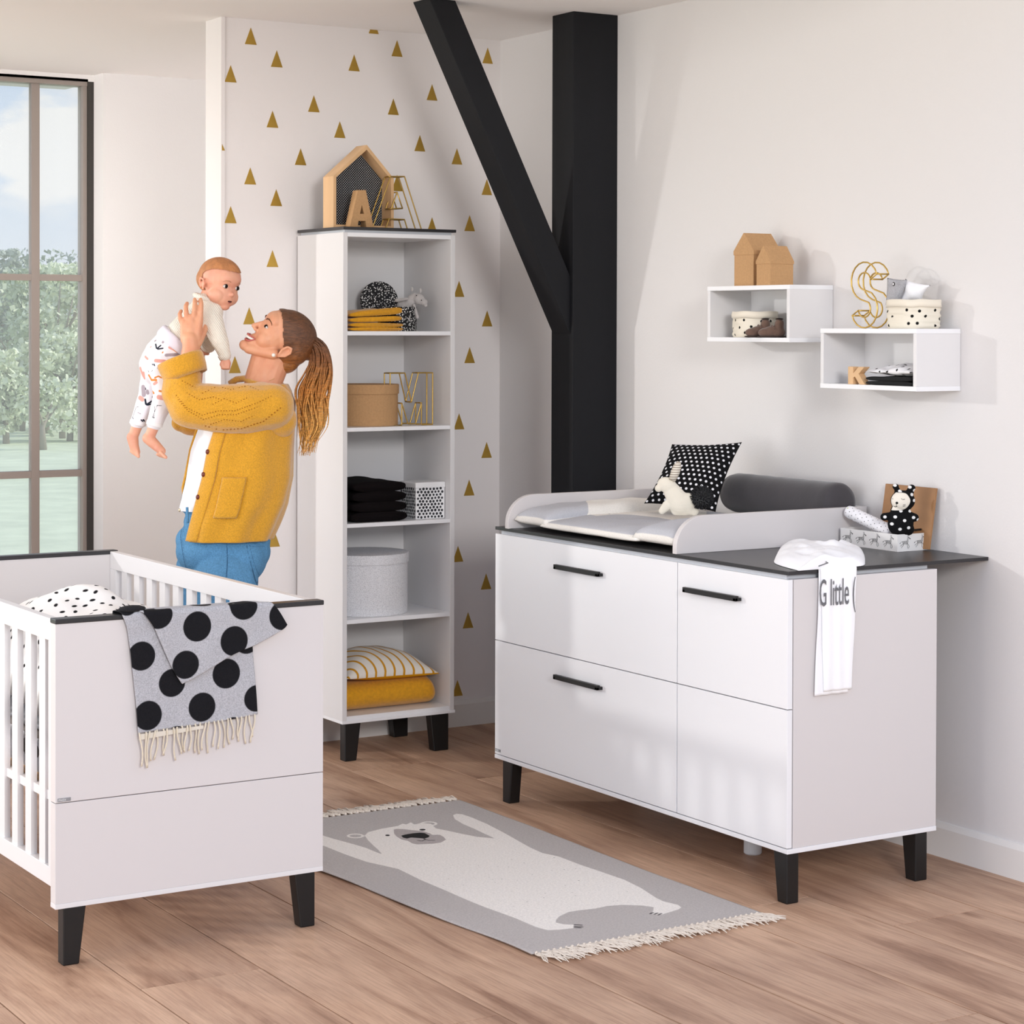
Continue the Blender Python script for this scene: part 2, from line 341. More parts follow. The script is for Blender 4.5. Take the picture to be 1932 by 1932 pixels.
cb = B(base).box(dx0+.021, dx1, dy0+.002, dy0+.02, .1545, .9034).box(dx0+.021, dx1, dy1-.02, dy1-.002, .1545, .9034).box(dx1-.012, dx1-.002, dy0+.02, dy1-.02, .1545, .9034).box(dx0+.03, dx1-.012, dy0+.02, dy1-.02, .885, .9034).box(dx0+.03, dx1-.012, dy0+.02, dy1-.02, .535, .549).box(dx0+.03, dx1-.012, 5.125, 5.145, .1545, .885)
cb.out('carcass', PANEL_SHADED, D, bevel=.0012)
B(base).box(dx0+.012, dx1-.02, dy0+.022, dy1-.022, .9034, .9164).out('riser', RISER, D)
B(base).box(dx0, XW-.001, dy0, dy1, .9164, .9271).out('top', BLACK, D, bevel=.001)
gy, gz = 5.1365, .5425
fr = {}
for nm, y0, y1, z0, z1 in (('drawer', gy+.0022, dy1-.002, .1572, gz-.0015), ('drawer', gy+.0022, dy1-.002, gz+.0015, .9034), ('door', dy0+.002, gy-.0022, .1572, gz-.0015), ('drawer', dy0+.002, gy-.0022, gz+.0015, .9034)):
    o = B(base).box(dx0, dx0+.0175, y0, y1, z0, z1).out(nm, WHITE2, D, bevel=.0008); fr[(y0 < 5, z0 > .4)] = o
def handle(par, ya, yb, z):
    B(base).box(dx0-.022, dx0-.013, ya, yb, z-.0075, z+.0075).box(dx0-.022, dx0+.0005, ya, ya+.012, z-.0075, z+.0015).box(dx0-.022, dx0+.0005, yb-.012, yb, z-.0075, z+.0015).box(dx0-.014, dx0-.010, ya, yb, z+.001, z+.0075).out('handle', BLACKP, par, bevel=.0008)
handle(fr[(False, True)], 5.53, 5.783, .830); handle(fr[(False, False)], 5.53, 5.783, .474); handle(fr[(True, True)], 4.828, 5.082, .830)
lz = .1411
leg(D, dy0+.006, dy0+.066, dy0+.048, dx0+.004, dx0+.046, lz, 'y'); leg(D, dy1-.046, dy1-.106, dy1-.088, dx0+.004, dx0+.046, lz, 'y')
leg(D, dy0+.006, dy0+.066, dy0+.048, dx1-.075, dx1-.03, lz, 'y'); leg(D, dy1-.046, dy1-.106, dy1-.088, dx1-.075, dx1-.03, lz, 'y')
B(base).lathe([(.0, 0), (.024, 0), (.0275, .004), (.0275, .1411)], (4.045, 5.13, 0), 24).out('support_foot', mat('white_plastic', '#dcdcdc', .4), D, smooth=False)
logo(D, base, (dx0, dy1-.006, .166), 'x')

# ---------------------------------------------------------------- changing top on the dresser
zt = .9272
CT = thing('changing_tray', 'white open changing surround with rounded front corners on the dresser top', 'changing unit', (dx0, 5.16, zt))
bs = (dx0, 5.16, zt)
def side_board(y0, y1, x0):
    r = .105; h = .112
    pts = [(x0, zt), (4.505, zt), (4.505, zt+h)]
    for i in range(0, 13):
        a = pi/2 + (pi/2)*i/12; pts.append((x0+r+r*cos(a), zt+.018+ (h-.018)*sin(a)))
    B(bs).prism(pts, 'y', y0, y1).out('side_board', PANEL_SHADED, CT, bevel=.0015)
side_board(5.142, 5.162, 3.762); side_board(6.08, 6.10, 3.752)
B(bs).box(4.487, 4.505, 5.162, 6.08, zt, zt+.112).out('rear_board', WHITE, CT, bevel=.0015)

# ---------------------------------------------------------------- tall shelf unit
sx0, sx1, sy0, sy1 = 3.600, 4.0800, 6.9913, 7.372
base = (sx0, sy0, 0)
S = thing('shelf_unit', 'tall narrow white shelf unit with black top and black legs by the patterned wall', 'shelf', base); S['base'] = base
B(base).box(sx0, sx1, sy0, sy1, .139, .150).out('base_panel', WHITE2, S, bevel=.001)
B(base).box(sx0+.001, sx0+.020, sy0+.002, sy1, .150, 1.9497).out('side_panel', WHITE, S, bevel=.001)
B(base).box(sx1-.022, sx1-.003, sy0+.002, sy1, .150, 1.9497).out('side_panel', WHITE, S, bevel=.001)
B(base).box(sx0+.02, sx1-.022, sy1-.012, sy1-.004, .150, 1.9497).out('back_panel', WHITE, S)
B(base).box(sx0+.02, sx1-.022, sy0+.002, sy1-.012, 1.934, 1.9497).out('top_panel', WHITE2, S, bevel=.0008)
SZ = []
for z0, z1 in ((.150, .166), (.5065, .522), (.8615, .876), (1.216, 1.2305), (1.571, 1.5865)):
    B(base).box(sx0+.02, sx1-.022, sy0+.004, sy1-.012, z0, z1).out('shelf_board', WHITE2, S, bevel=.0008); SZ.append(z1)
B(base).box(sx0+.012, sx1-.014, sy0+.012, sy1-.006, 1.9497, 1.9600).out('riser', RISER, S)
B(base).box(sx0, sx1, sy0-.001, sy1, 1.9600, 1.9709).out('top', BLACK, S, bevel=.001)
leg(S, sx0+.013, sx0+.079, sx0+.062, sy0+.004, sy0+.044, .139, 'x'); leg(S, sx1-.026, sx1-.105, sx1-.088, sy0+.004, sy0+.044, .139, 'x')
leg(S, sx0+.013, sx0+.079, sx0+.062, sy1-.06, sy1-.02, .139, 'x'); leg(S, sx1-.026, sx1-.105, sx1-.088, sy1-.06, sy1-.02, .139, 'x')

# ---------------------------------------------------------------- cot
cx0, cx1, cy0, cy1 = 1.8308, 2.5753, 5.1116, 6.6378
base = (cx0, cy0, 0)
C = thing('baby_cot', 'white baby cot with slatted sides, solid ends and black capped rails', 'cot', base); C['base'] = base
for (ya, yb, fy) in ((cy0, cy0+.036, cy0), (cy1-.036, cy1, cy1)):
    B(base).box(cx0, cx1, ya, yb, .1455, .158).out('bottom_edge', WHITE, C, bevel=.001)
    B(base).box(cx0, cx1, ya+.001, yb-.001, .158, .4095).out('lower_panel', PANEL_SHADED, C, bevel=.001)
    B(base).box(cx0, cx1, ya+.001, yb-.001, .4115, .8587).out('upper_panel', PANEL_SHADED, C, bevel=.001)
    B(base).box(cx0-.001, cx1+.001, ya-.002, yb+.001, .8587, .8712).out('cap', BLACK, C, bevel=.002)
    s = 1 if ya < 6 else -1; o_ = cy0+.004 if s > 0 else cy1-.044
    leg(C, cx0+.022, cx0+.082, cx0+.064, o_, o_+.04, .1455, 'x'); leg(C, cx1-.022, cx1-.082, cx1-.064, o_, o_+.04, .1455, 'x')
logo(C, base, (cx0+.006, cy0+.0005, .4145), 'y')
for x0, x1 in ((cx0+.002, cx0+.026), (cx1-.026, cx1-.002)):
    side = B(base).box(x0, x1, cy0+.036, cy1-.036, .812, .868).box(x0, x1, cy0+.036, cy1-.036, .195, .242).box(x0, x1, cy0+.036, cy0+.058, .242, .812).box(x0, x1, cy1-.058-.03, cy1-.036, .242, .812)
    ra = side.out('side_rail', WHITE, C, bevel=.0012)
    sl = None; y = 5.205
    while y < cy1-.12:
        if sl is None:
            sl = B((x0, y, 0)).box(x0+.004, x0+.020, y, y+.044, .240, .814).out('slat', WHITE, ra, bevel=.001); sl.location = Vector((x0, y, 0))-Vector(base)
        else:
            link_part(sl, 'slat', ra, Vector((x0, y, 0))-Vector(base))
        y += .105
B(base).box(cx0+.03, cx1-.03, cy0+.04, cy1-.04, .428, .442).out('bed_base', BEECH, C)
B(base).box(cx0+.012, cx0+.03, cy0+.04, cy1-.04, .405, .428).out('base_rail', WHITE, C)
# ---------------------------------------------------------------- fabric prints and soft shapes
def printmat(name, col, inks, rough=.9, bump=.25, bscale=350, mottle=0, mscale=500, sheen=.0):
    """surface colour with printed shapes; each ink follows a distance attribute stored on the mesh (>0 inside)"""
    if name in MATS: return MATS[name]
    m = mat(name, col, rough, bump=bump, bscale=bscale, sheen=sheen, spec=.2); t = m.node_tree; b = t.nodes['Principled BSDF']
    rgb = N(t, 'ShaderNodeRGB'); rgb.outputs[0].default_value = hexc(col); cur = rgb.outputs[0]
    for an, c, w in inks:
        a = N(t, 'ShaderNodeAttribute', attribute_name=an); mr = N(t, 'ShaderNodeMapRange', i_From_Min=0, i_From_Max=2*w); t.links.new(a.outputs['Fac'], mr.inputs['Value'])
        mx = N(t, 'ShaderNodeMix', data_type='RGBA'); t.links.new(mr.outputs[0], mx.inputs[0]); t.links.new(cur, mx.inputs[6]); mx.inputs[7].default_value = hexc(c); cur = mx.outputs[2]
    if mottle:
        tc = N(t, 'ShaderNodeTexCoord'); n = N(t, 'ShaderNodeTexNoise', i_Scale=mscale, i_Detail=3, i_Roughness=.8); t.links.new(tc.outputs['Object'], n.inputs['Vector'])
        r = ramp(t, [(.35, (1-mottle,)*3), (.62, (1+mottle*.4,)*3)]); t.links.new(n.outputs['Fac'], r.inputs[0])
        mx = N(t, 'ShaderNodeMix', data_type='RGBA', blend_type='MULTIPLY'); mx.inputs[0].default_value = 1; t.links.new(cur, mx.inputs[6]); t.links.new(r.outputs[0], mx.inputs[7]); cur = mx.outputs[2]
    t.links.new(cur, b.inputs['Base Color']); return m
def verts_of(o):
    n = len(o.data.vertices); a = np.empty(n*3, np.float32); o.data.vertices.foreach_get('co', a); return a.reshape(-1, 3)
def set_attr(o, name, vals):
    at_ = o.data.attributes.get(name) or o.data.attributes.new(name, 'FLOAT', 'POINT'); at_.data.foreach_set('value', np.asarray(vals, np.float32))
def dots_attr(o, centers, r, name='print', co=None):
    co = verts_of(o) if co is None else co; c = np.array(centers, np.float32); rr = np.array(r if hasattr(r, '__len__') else [r]*len(c), np.float32)
    best = np.full(len(co), -1e3, np.float32)
    for ci, ri in zip(c, rr): best = np.maximum(best, ri-np.linalg.norm(co-ci, axis=1))
    set_attr(o, name, np.maximum(best, -.05))
def poly_sdf(P, poly):
    """signed distance of 2d points to a closed polygon, >0 inside"""
    P = np.asarray(P, float); poly = np.asarray(poly, float); d = np.full(len(P), 1e9); ins = np.zeros(len(P), bool)
    for i in range(len(poly)):
        a, b = poly[i], poly[(i+1) % len(poly)]; ab = b-a; t = np.clip(((P-a)@ab)/(ab@ab+1e-12), 0, 1)
        d = np.minimum(d, np.linalg.norm(P-a-t[:, None]*ab, axis=1))
        c = ((a[1] > P[:, 1]) != (b[1] > P[:, 1])) & (P[:, 0] < (b[0]-a[0])*(P[:, 1]-a[1])/((b[1]-a[1])+1e-12)+a[0]); ins ^= c
    return np.where(ins, d, -d)
def line_sdf(P, pts, w):
    P = np.asarray(P, float); pts = np.asarray(pts, float); d = np.full(len(P), 1e9)
    for a, b in zip(pts, pts[1:]):
        ab = b-a; t = np.clip(((P-a)@ab)/(ab@ab+1e-12), 0, 1); d = np.minimum(d, np.linalg.norm(P-a-t[:, None]*ab, axis=1))
    return w-d
def smoothpoly(pts, n=6):
    """Catmull-Rom closed curve"""
    pts = [np.array(p, float) for p in pts]; out = []
    L = len(pts)
    for i in range(L):
        p0, p1, p2, p3 = pts[i-1], pts[i], pts[(i+1) % L], pts[(i+2) % L]
        for k in range(n):
            t = k/n; out.append(.5*((2*p1)+(-p0+p2)*t+(2*p0-5*p1+4*p2-p3)*t*t+(-p0+3*p1-3*p2+p3)*t**3))
    return out
def spline(pts, n=8):
    pts = [Vector(p) for p in pts]; out = []
    for i in range(len(pts)-1):
        p0, p1, p2, p3 = pts[max(i-1, 0)], pts[i], pts[i+1], pts[min(i+2, len(pts)-1)]
        for k in range(n):
            t = k/n; out.append(.5*((2*p1)+(p2-p0)*t+(2*p0-5*p1+4*p2-p3)*t*t+(3*p1-p0-3*p2+p3)*t**3))
    out.append(pts[-1]); return out
def blob(name, prims, mt, parent=None, voxel=.004, smooth=3, off=(0, 0, 0), factor=.5):
    """union of tapered capsules and ellipsoids, remeshed to one continuous skin"""
    bm = bmesh.new()
    def cap(p0, r0, p1, r1):
        p0, p1 = Vector(p0), Vector(p1); n = 16; d = (p1-p0); L = d.length
        if L < 1e-6: bmesh.ops.create_uvsphere(bm, u_segments=16, v_segments=10, radius=r0, matrix=Matrix.Translation(p0)); return
        q = d.to_track_quat('Z', 'Y').to_matrix().to_4x4(); rings = []
        prof = [(r0*sin(a), -r0*cos(a)) for a in [pi/2*k/5 for k in range(1, 6)]] + [(r1*cos(a), L+r1*sin(a)) for a in [pi/2*k/5 for k in range(0, 5)]]
        M = Matrix.Translation(p0) @ q
        for r, z in prof: rings.append([bm.verts.new(M @ Vector((r*cos(2*pi*i/n), r*sin(2*pi*i/n), z))) for i in range(n)])
        for a, b in zip(rings, rings[1:]):
            for i in range(n): bm.faces.new((a[i], a[(i+1) % n], b[(i+1) % n], b[i]))
        va = bm.verts.new(M @ Vector((0, 0, -r0))); vb = bm.verts.new(M @ Vector((0, 0, L+r1)))
        for i in range(n): bm.faces.new((rings[0][(i+1) % n], rings[0][i], va)); bm.faces.new((rings[-1][i], rings[-1][(i+1) % n], vb))
    for p in prims:
        if p[0] == 'c': cap(*p[1:])
        elif p[0] == 'e':
            c, rad_ = p[1], p[2]; R_ = (p[3] if len(p) > 3 else Euler((0, 0, 0))).to_matrix().to_4x4()
            bmesh.ops.create_uvsphere(bm, u_segments=24, v_segments=16, radius=1, matrix=Matrix.Translation(c) @ R_ @ Matrix.Diagonal((*rad_, 1)))
        elif p[0] == 'chain':
            pts, rs = p[1], p[2]
            for i in range(len(pts)-1): cap(pts[i], rs[i], pts[i+1], rs[i+1])
    me = bpy.data.meshes.new('t'); bm.to_mesh(me); bm.free(); o = bpy.data.objects.new('t', me); COL.objects.link(o)
    q = o.modifiers.new('r', 'REMESH'); q.mode = 'VOXEL'; q.voxel_size = voxel; q.use_smooth_shade = True
    if smooth: w = o.modifiers.new('s', 'SMOOTH'); w.iterations = smooth; w.factor = factor
    dg = bpy.context.evaluated_depsgraph_get(); me2 = bpy.data.meshes.new_from_object(o.evaluated_get(dg)); bpy.data.objects.remove(o)
    me2.name = name; me2.polygons.foreach_set('use_smooth', [True]*len(me2.polygons)); me2.materials.clear(); me2.materials.append(mt)
    off = Vector(off)
    if off.length: me2.transform(Matrix.Translation(-off))
    r = bpy.data.objects.new(name, me2); COL.objects.link(r)
    if parent: r.parent = parent
    elif off.length: r.location = off
    return r
def fbm(p, s=1): return noise.noise(Vector(p)*s)
def pillow4(cs, thick, n=36, pinch=.12, wr=.004, off=(0, 0, 0), back=1.0, ws=18, pe=2.2, pw=.55):
    """cushion spanned by four corners (bl, br, tr, tl) with puffed faces and pinched corners"""
    bl, br, tr, tl = [Vector(c) for c in cs]; nrm = ((br-bl).cross(tl-bl)).normalized()
    b = B(off); fronts = []
    def P(u, v, s):
        a, c = 2*u-1, 2*v-1
        uu = .5+.5*a*(1-pinch*(1-c*c)); vv = .5+.5*c*(1-pinch*(1-a*a))
        p = bl*(1-uu)*(1-vv)+br*uu*(1-vv)+tr*uu*vv+tl*(1-uu)*vv
        h = (max(0, 1-abs(a)**pe)*max(0, 1-abs(c)**pe))**pw
        w = wr*fbm((p.x*1, p.y, p.z), ws)*h**.5
        return p+nrm*s*(thick*h+w)
    b.grid(lambda u, v: P(u, v, 1), n, n); b.grid(lambda u, v: P(u, v, -back), n, n)
    bmesh.ops.remove_doubles(b.bm, verts=b.bm.verts, dist=2e-5); return b, P
CREAM = mat('cream_cotton', '#e9e0cf', .9, bump=.25, bscale=400, sheen=.2)
WCOT = mat('white_cotton', '#f2f1f4', .9, bump=.2, bscale=400, sheen=.2)
MUST = mat('mustard_cloth', '#d9990f', .9, bump=.5, bscale=260, var=.10, vscale=90, sheen=.3)
TOWEL = mat('black_terry', '#151112', 1.0, bump=1.0, bscale=700, var=.3, vscale=400, spec=.1)
CREAMDOT = printmat('cream_canvas_dots', '#e6dece', [('print', '#101010', .0006)])

# ---------------------------------------------------------------- wall shelves
def wall_shelf(x0, y0, y1, z0, z1, label):
    base = (x0, y0, z0); t = .0145
    r = thing('wall_shelf', label, 'shelf', base, group='white cube shelves on the right wall')
    B(base).box(x0, XW-.001, y0, y1, z1-t, z1).out('top_panel', WHITE2, r, bevel=.0008)
    B(base).box(x0, XW-.001, y0, y1, z0, z0+t).out('bottom_panel', WHITE2, r, bevel=.0008)
    B(base).box(x0+.001, XW-.001, y0+.0006, y0+t, z0+t, z1-t).out('side_panel', WHITE, r, bevel=.0008)
    B(base).box(x0+.001, XW-.001, y1-t, y1-.0006, z0+t, z1-t).out('side_panel', WHITE, r, bevel=.0008)
    B(base).box(XW-.007, XW-.001, y0+t, y1-t, z0+t, z1-t).out('back_panel', WHITE, r)
    return r
wall_shelf(4.337, 5.3245, 5.7575, 1.5564, 1.7405, 'white open cube shelf on the wall holding brown shoes, card houses on top')
wall_shelf(4.341, 4.739, 5.1765, 1.4150, 1.6010, 'white open cube shelf on the wall holding a wooden K, gold wire letter on top')
def house_box(x0, y0, w, d, he, hr, zb, label, rot=0):
    """gable faces -x; ridge runs along x"""
    r = thing('house_box', label, 'box', (x0, y0, zb), rot, group='card house boxes')
    e = he*.86
    B().box(0, w, 0, d, 0, he*.9).out('body', KRAFT, r, bevel=.0008)
    B().prism([(-.002, he*.88), (d+.002, he*.88), (d+.002, he), (d/2, hr), (-.002, he)], 'x', -.002, w+.002).out('lid', KRAFT, r, bevel=.0008)
house_box(4.372, 5.553, .112, .103, .117, .176, 1.7405, 'taller brown card house box with a gabled lid, at the back')
house_box(4.352, 5.440, .095, .072, .079, .130, 1.7405, 'smaller brown card house box standing in front of the taller one')
def canvas_basket(c, rx, ry, h, label, seed, sq=2.0, tilt=0):
    r = thing('fabric_basket', label, 'basket', c, group='dotted canvas baskets'); rnd = random.Random(seed)
    def shp(a, z):
        k = 1+.06*sin(3*a+seed)+.05*fbm((cos(a), sin(a), z*6+seed), 1.5); e = 2/sq
        ca, sa = cos(a), sin(a); X = math.copysign(abs(ca)**e, ca)*rx*k; Y = math.copysign(abs(sa)**e, sa)*ry*k
        return X, Y
    b = B(); n = 96
    prof = [(0, 0), (.94, 0), (1.0, .06), (1.0, .4), (.98, .74)]
    rings = []
    for fr, z in [(.94+.06*min(1, k/3), k/24*.76) for k in range(25)]:
        rings.append([b.bm.verts.new((shp(2*pi*i/n, z)[0]*fr, shp(2*pi*i/n, z)[1]*fr, z*h)) for i in range(n)])
    for A, Q in zip(rings, rings[1:]):
        for i in range(n): b.bm.faces.new((A[i], A[(i+1) % n], Q[(i+1) % n], Q[i]))
    b.bm.faces.new(list(reversed(rings[0])))
    body = b.out('body', CREAMDOT, r, smooth=True)
    cs = []
    for k in range(9):
        for j in range(3):
            a = 2*pi*(k+.5*(j % 2))/9+rnd.uniform(-.1, .1); z = (.14+.24*j+rnd.uniform(-.05, .05)); X, Y = shp(a, z); cs.append((X, Y, z*h))
    dots_attr(body, cs, .0056)
    b = B(); rings = []
    for fr, z in ((1.0, .74), (1.05, .73), (1.055, .86), (1.03, .985), (1.0, 1.0), (.97, .98), (.955, .8), (.93, .3), (.9, .05)):
        rings.append([b.bm.verts.new((shp(2*pi*i/n, z)[0]*fr, shp(2*pi*i/n, z)[1]*fr, (z+.012*sin(5*2*pi*i/n+seed))*h)) for i in range(n)])
    for A, Q in zip(rings, rings[1:]):
        for i in range(n): b.bm.faces.new((A[i], A[(i+1) % n], Q[(i+1) % n], Q[i]))
    b.out('rolled_rim', CREAM, r, smooth=True); return r
canvas_basket((4.412, 5.60, 1.571), .066, .082, .086, 'small cream canvas basket with black dots inside the left wall shelf', 3)
canvas_basket((4.435, 4.858, 1.601), .062, .076, .088, 'small cream canvas basket with black dots on top of the right wall shelf', 5, 3.2)
def bootie(c, rot, label):
    SU = mat('brown_suede', '#6b5347', .95, bump=.5, bscale=250, var=.12, vscale=60, sheen=.3); r = thing('baby_shoe', label, 'shoe', c, rot, group='brown baby shoes')
    blob('upper', [('e', (.018, 0, .016), (.030, .019, .016)), ('e', (-.018, 0, .017), (.024, .0185, .018)), ('c', (-.020, 0, .03), .0165, (-.022, 0, .046), .0155), ('e', (.0, 0, .022), (.03, .017, .016))], SU, r, .0025, 4)
    blob('sole', [('e', (.016, 0, .003), (.036, .021, .004)), ('e', (-.018, 0, .003), (.028, .019, .004))], mat('dark_sole', '#3a2c26', .8), r, .0025, 2)
    B().ball((-.022, 0, .0605), .0135, scale=(1, 1, .25)).out('opening', mat('shoe_hole_shade', '#2b201c', .9), r, smooth=True)  # flat dark ball stands in for the shade inside the shoe
    B().tube([(-.004, -.0178, .028), (.002, -.012, .0375), (.003, 0, .0415), (.002, .012, .0375), (-.004, .0178, .028)], .0022, 6).out('strap', SU, r, smooth=True)
bootie((4.372, 5.522, 1.571), rad(160), 'brown suede baby shoe beside the dotted basket, the left one of the pair')
bootie((4.372, 5.452, 1.571), rad(150), 'brown suede baby shoe at the right, nearest the shelf side panel')
# wire letters
def wire_letter(name, label, loops, struts, ya, yb, ax, base, r=.0026, cat='letter'):
    """loops: 2d closed outlines; drawn at two depths with struts between"""
    t = thing(name, label, cat, base)
    P = (lambda p, d: (p[0], d, p[1])) if ax == 'y' else (lambda p, d: (d, p[0], p[1]))
    for d, nm in ((ya, 'front_wire'), (yb, 'rear_wire')):
        b = B(base)
        for lp in loops: b.tube([P(p, d) for p in lp], r, 8, closed=True)
        b.out(nm, BRASS, t, smooth=True)
    for p in struts: B(base).tube([P(p, ya), P(p, yb)], r, 8).out('cross_wire', BRASS, t, smooth=True)
    return t
def rounded(poly, r=.004, k=3):
    o = []; L = len(poly)
    for i, p in enumerate(poly):
        p = Vector(p); a = Vector(poly[i-1]); b = Vector(poly[(i+1) % L]); da = (a-p); db = (b-p); ra = min(r, da.length/3); rb = min(r, db.length/3)
        A = p+da.normalized()*ra; C_ = p+db.normalized()*rb
        for j in range(k+1):
            t = j/k; o.append(tuple(A*(1-t)**2+p*2*t*(1-t)+C_*t*t))
    return o
def q5(u, v, y): p = at(660+u/12.075, 280+v/12.075, y=y); return (p.x, p.z)
zT = 1.9731
oa = [q5(*p, 7.08) for p in ((515, 1780), (930, 640), (1245, 640), (1630, 1815), (1310, 1812), (1245, 1620), (895, 1605), (820, 1795))]
oa = [(x, max(z, zT)) if i not in (0, 3, 4, 7) else (x, zT) for i, (x, z) in enumerate(oa)]
ia = [q5(*p, 7.08) for p in ((1075, 1000), (945, 1372), (1200, 1365))]
wire_letter('wire_letter', 'gold wire frame letter A on top of the tall shelf unit', [rounded(oa), rounded(ia, .002)], [oa[0], oa[1], oa[2], oa[3], oa[5], oa[6], ia[0], ia[1], ia[2]], 7.08, 7.125, 'y', (oa[0][0], 7.1, zT-.002))
M0, M1, Hm, zM = 3.834, 4.018, .196, 1.2326
mm = [(0, 0), (0, 1), (.345, 1), (.5, .44), (.66, 1), (1, 1), (1, 0), (.735, 0), (.735, .42), (.6, .02), (.42, .02), (.275, .42), (.275, 0)]
mm = [(M0+a*(M1-M0), zM+b*Hm) for a, b in mm]
wire_letter('wire_letter', 'gold wire frame letter M beside the brown round box', [rounded(mm)], [mm[i] for i in (0, 1, 2, 3, 4, 5, 6, 8, 11)], 7.06, 7.105, 'y', (M0, 7.08, zM-.002))
# S: outline of a thick stroke
def s_outline():
    cl = []
    R1 = .046
    for i in range(13): a = rad(18+ i*(252-18)/12); cl.append((cos(a)*R1*1.05, .146+sin(a)*R1))
    for i in range(1, 13): a = rad(72 - i*(72+162)/12); cl.append((cos(a)*R1*1.05, .0535+sin(a)*R1))
    cl = [Vector(p) for p in cl]; L, Rr = [], []
    for i, p in enumerate(cl):
        d = (cl[min(i+1, len(cl)-1)]-cl[max(i-1, 0)]).normalized(); n = Vector((-d.y, d.x)); L.append(p+n*.0175); Rr.append(p-n*.0175)
    return [(p.x, p.y+.0) for p in L+Rr[::-1]], [0, 12, 24, 25, 37, 49]
so_, st_ = s_outline(); lo = min(p[1] for p in so_)
so2 = [(5.006-p[0]*.92, 1.6035+(p[1]-lo)*.92) for p in so_]
wire_letter('wire_letter', 'gold wire frame letter S on top of the right wall shelf', [so2], [so2[i] for i in (0, 24, 25, 49)], 4.372, 4.420, 'x', (4.395, 5.028, 1.601))
# toy in the right basket
toy = thing('fabric_bird', 'grey fabric toy bird with a ring eye and cream tail, sticking out of a basket', 'soft toy', (4.43, 4.86, 1.65)); tb_ = (4.43, 4.86, 1.65)
GREY = mat('grey_jersey', '#a9a8ac', .95, bump=.4, bscale=500, var=.15, vscale=300)
hp = [at(1672, 570, x=4.41), at(1676, 530, x=4.41), at(1700, 532, x=4.42)]
def pl_(cs, th, **k): return pillow4([at(u, v, x=x) for u, v, x in cs], th, **k)
b, _ = pl_([(1671, 575, 4.40), (1697, 578, 4.42), (1712, 528, 4.42), (1674, 524, 4.40)], .014, off=tb_, n=16, pinch=.05); b.out('head', GREY, toy, smooth=True)
b, _ = pl_([(1694, 575, 4.43), (1738, 568, 4.45), (1756, 538, 4.45), (1708, 526, 4.43)], .015, off=tb_, n=16, pinch=.14, wr=.006, ws=30); b.out('tail', WCOT, toy, smooth=True)
e = at(1686, 536, x=4.386); B(tb_).ball(e, .0062, scale=(.35, 1, 1)).out('eye_ring', BLACKP, toy, smooth=True); B(tb_).ball(e-Vector((.0016, 0, 0)), .0035, scale=(.3, 1, 1)).out('eye', WCOT, toy, smooth=True)
# wooden K and cloths in the right wall shelf
def letter_solid(name, label, poly, ax, a, b_, base, holes=None, mt=BEECH):
    o = B(base); o.prism(poly, ax, a, b_); r = o.out(name, mt, bevel=.001); return tag(r, label, 'letter')
ky, kz, kw, kh = 5.055, 1.4296, .078, .054
kp = [(0, 0), (.30, 0), (.30, .36), (.40, .44), (.68, 0), (1, 0), (.63, .60), (.97, 1), (.62, 1), (.30, .62), (.30, 1), (0, 1)]
letter_solid('wooden_letter', 'small pale wooden letter K inside the right wall shelf', [(ky-a*kw, kz+b_*kh) for a, b_ in kp], 'x', 4.350, 4.374, (4.36, ky, kz))
def folded_cloth(name, label, cat, x0, x1, y0, y1, z0, h, mt, layers=2, group=None, wr=.004, fold='x', seed=0, slope=0):
    base = (x0, y0, z0); r = thing(name, label, cat, base, group=group); n = 20; lh = h/layers
    for k in range(layers):
        b = B(base); c = lh/2
        def f(u, v):
            a = 2*pi*u; e = .45; ca, sa = cos(a), sin(a); cx = math.copysign(abs(ca)**e, ca); cz = math.copysign(abs(sa)**.8, sa)
            if fold == 'x': px_ = (x0+x1)/2+cx*(x1-x0)/2; py_ = y0+v*(y1-y0)
            else: py_ = (y0+y1)/2+cx*(y1-y0)/2; px_ = x0+v*(x1-x0)
            w = fbm((px_*9+seed, py_*9, k*3.1+seed), 1.5)*wr
            z = z0+k*lh+c+cz*(c-.0004)*(1+ .5*w/wr*.2) + slope*max(0, (px_-x0)/(x1-x0))*(k+1)/layers*(1 if cz > 0 else .8)
            if k == layers-1 and cz > 0: z += abs(w)*1.5
            return (px_+w*.8, py_+w, z)
        b.grid(f, 48, n)
        vs = b.gv
        b.bm.faces.new([vs[i][0] for i in range(48)]); b.bm.faces.new([vs[i][n] for i in range(47, -1, -1)])
        b.out('fold', mt, r, smooth=True, weld=True)
    return r
folded_cloth('folded_cloth', 'plain black folded cloth under the dotted one in the right wall shelf', 'cloth', 4.352, 4.50, 4.770, 4.975, 1.4296, .026, mat('black_cotton', '#121214', .95, bump=.3), 2, fold='y', wr=.002)
DOTW = printmat('white_cotton_dots', '#efeef0', [('print', '#121212', .0006)])
b, _ = pillow4([(4.352, 4.985, 1.470), (4.352, 4.77, 1.470), (4.50, 4.77, 1.474), (4.50, 4.985, 1.474)], .018, off=(4.42, 4.87, 1.456), n=60, pinch=.05, wr=.012, ws=26, back=.7)
o = b.out('folded_muslin', DOTW, smooth=True); tag(o, 'crumpled white muslin with black dashes on top of the black cloth', 'cloth')
